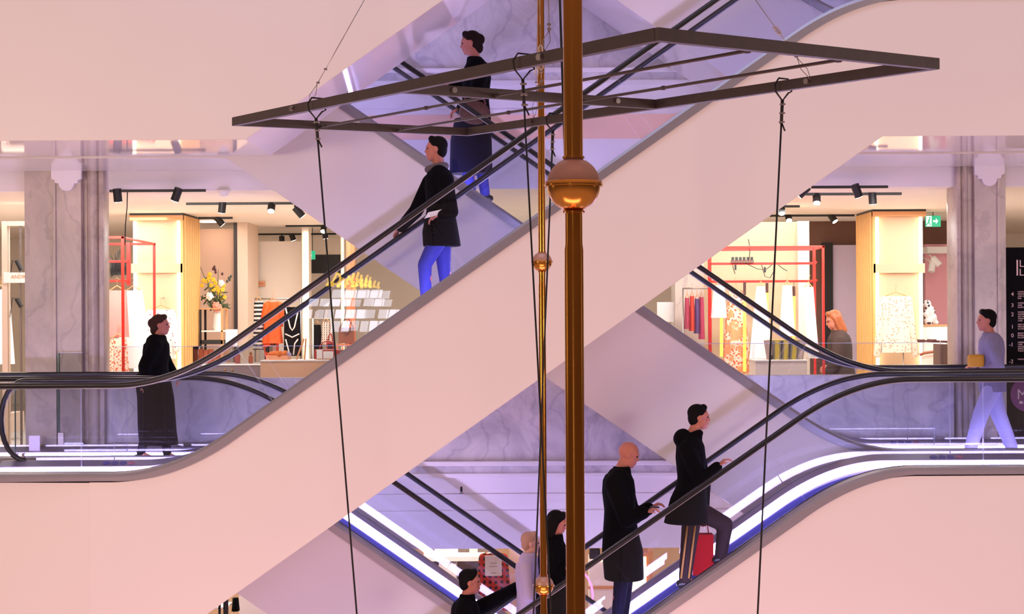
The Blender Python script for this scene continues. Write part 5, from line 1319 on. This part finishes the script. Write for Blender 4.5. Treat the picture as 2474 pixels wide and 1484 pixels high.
# dark person at the bottom reaching for the handrail
person('person in black with dark hair reaching forward to the handrail at the bottom', 0.62, 1, dict(
    hd=(1137, 1408), nk=(1128, 1440), ch=(1124, 1476), pv=(1128, 1606), shN=(1120, 1478), elN=(1150, 1560), haN=(1180, 1520), shF=(1140, 1480), elF=(1205, 1445), haF=(1262, 1412, 1.22),
    knN=(1120, 1700), anN=(1112, 1790), knF=(1150, 1690), anF=(1160, 1752)),
    [('jacket', blackcloth, dict(collar=0.02)), ('trousers', blackcloth)], ('short', darkhair))
person('woman with black hair in a black coat looking down behind the thin brass pole', 0.46, 1, dict(
    hd=(1346, 1266), nk=(1340, 1298), ch=(1336, 1334), pv=(1338, 1455), shN=(1330, 1336), elN=(1336, 1410), haN=(1362, 1380), shF=(1348, 1336), elF=(1352, 1400), haF=(1372, 1370),
    knN=(1340, 1550), anN=(1332, 1628), knF=(1358, 1545), anF=(1362, 1606)),
    [('coat', blackcloth, dict(hem=[(1336, 1440, 42), (1338, 1520, 44)], collar=0.03)), ('trousers', blackcloth)], ('long', darkhair), sc=0.96, tilt=0.3)
lil = mat('pale_lilac_cloth', (200, 186, 214), 0.85)
person('person in a pale lilac jacket just left of the thin brass pole', 0.88, 1, dict(
    hd=(1284, 1314), nk=(1278, 1342), ch=(1276, 1372), pv=(1280, 1490), shN=(1272, 1374), elN=(1278, 1440), haN=(1300, 1420), shF=(1288, 1374), elF=(1292, 1440), haF=(1310, 1410),
    knN=(1282, 1590), anN=(1274, 1668), knF=(1300, 1580), anF=(1304, 1646)),
    [('jacket', lil, dict(collar=0.03)), ('trousers', paleblue)], ('short', mat('fair_hair', (190, 150, 130), 0.6)), sc=0.9, skin_m=mat('pale_skin', (226, 176, 160), 0.5))
# shopper in the right shop and the walker at the right landing
person('auburn-haired shopper in a dark coat leaning left inside the right shop', 5.7, -1, dict(
    hd=(2014, 775), nk=(2024, 798), ch=(2028, 825), pv=(2036, 915), shN=(2030, 826), elN=(2018, 875), haN=(2002, 900), shF=(2026, 826), elF=(2012, 870), haF=(1998, 880),
    knN=(2034, 985), anN=(2036, 1056), knF=(2028, 985), anF=(2026, 1058)),
    [('coat', mat('umber_cloth', (58, 40, 34), 0.9, var=0.2), dict(hem=[(2032, 900, 34), (2034, 985, 34)])), ('trousers', blackcloth)], ('long', mat('auburn_bright', (150, 78, 36), 0.5, var=0.3, scale=40)), tilt=0.35, sc=1.0)
person('black-haired walker in pale blue trousers crossing the right landing', 2.4, -1, dict(
    hd=(2382, 776), nk=(2390, 803), ch=(2395, 832), pv=(2398, 920), shN=(2398, 834), elN=(2412, 880), haN=(2390, 896), shF=(2392, 834), elF=(2375, 868), haF=(2352, 880),
    knN=(2370, 1000), anN=(2345, 1086), knF=(2412, 1000), anF=(2444, 1082)),
    [('top', mat('grey_blue_top', (128, 122, 150), 0.85), dict(collar=0.0, add=0.01)), ('trousers', mat('light_trouser', (168, 164, 206), 0.85), dict(wide=0.02))], ('short', darkhair), sc=0.97)
yp = W(2362, 872, 2.3)
t = thing('yellow_pouch', 'mustard yellow pouch held by the walker on the right landing', 'bag', yp)
MB().box(yp.x-0.11, yp.y-0.04, yp.z-0.07, yp.x+0.07, yp.y+0.04, yp.z+0.07, 0.03).build('body', mat('mustard', (196, 140, 30), 0.6), t, smooth=True, ang=50)

# ------------------------------------------------------------------ lit shop sign on the opposite gallery (seen mirrored in the escalator glass)
YS = -29.0
def mir(px, py): v = W(px, py, -YS); return v.x, v.z
ym = mat('yellow_neon', (255, 200, 40), 0.4, emit=(1.0, 0.62, 0.04), estr=9.0, var=0.0)
wm_ = mat('backlit_white', (235, 235, 250), 0.4, emit=(0.80, 0.84, 1.0), estr=6.5, var=0.0)
t = thing('shopfront_sign', 'yellow neon shop sign over white panels, seen reflected in the escalator glass', 'sign', (mir(840, 760)[0], YS, mir(840, 760)[1]))
x, z = mir(808, 673); R_ = 0.16
MB().tube([(x+R_*math.cos(2*PI*k/24), YS, z+R_*math.sin(2*PI*k/24)) for k in range(24)], 0.035, 6, closed=True).tube([(x-0.06, YS, z-0.12), (x+0.06, YS, z+0.12)], 0.03, 6).build('round_badge', ym, t)
for k, (px, py, w_, h_) in enumerate([(826, 680, 9, 16), (838, 676, 11, 22), (850, 672, 10, 24), (862, 668, 9, 20), (870, 675, 8, 22), (790, 686, 9, 8), (802, 688, 10, 8), (816, 688, 10, 9), (832, 690, 12, 10), (850, 686, 9, 14), (860, 683, 9, 16), (872, 684, 8, 16), (882, 682, 8, 18), (892, 685, 7, 16)]):
    a = mir(px-w_*0.2, py+h_/2); b = mir(px+w_*0.5, py-h_/2)
    MB().tube([(a[0], YS, a[1]), (b[0], YS, b[1])], 0.035, 6).tube([(a[0], YS, a[1]), (a[0]+0.08, YS, a[1]+0.02)], 0.03, 6).build('neon_stroke', ym, t)
rows = [(700, 20, 770, 925, 5), (722, 18, 745, 930, 7), (748, 22, 730, 965, 9), (776, 26, 800, 960, 7), (806, 18, 880, 940, 3)]
for py, h_, xa, xb, nb in rows:
    for k in range(nb):
        if (k*7+int(py)) % 5 == 0: continue
        u = xa+(xb-xa)*k/nb; v = u+(xb-xa)/nb-4
        A = [mir(u, py+h_), mir(v, py+h_), mir(v+4, py), mir(u+4, py)]
        MB().prism(A, YS, YS+0.05).build('white_panel', wm_, t)
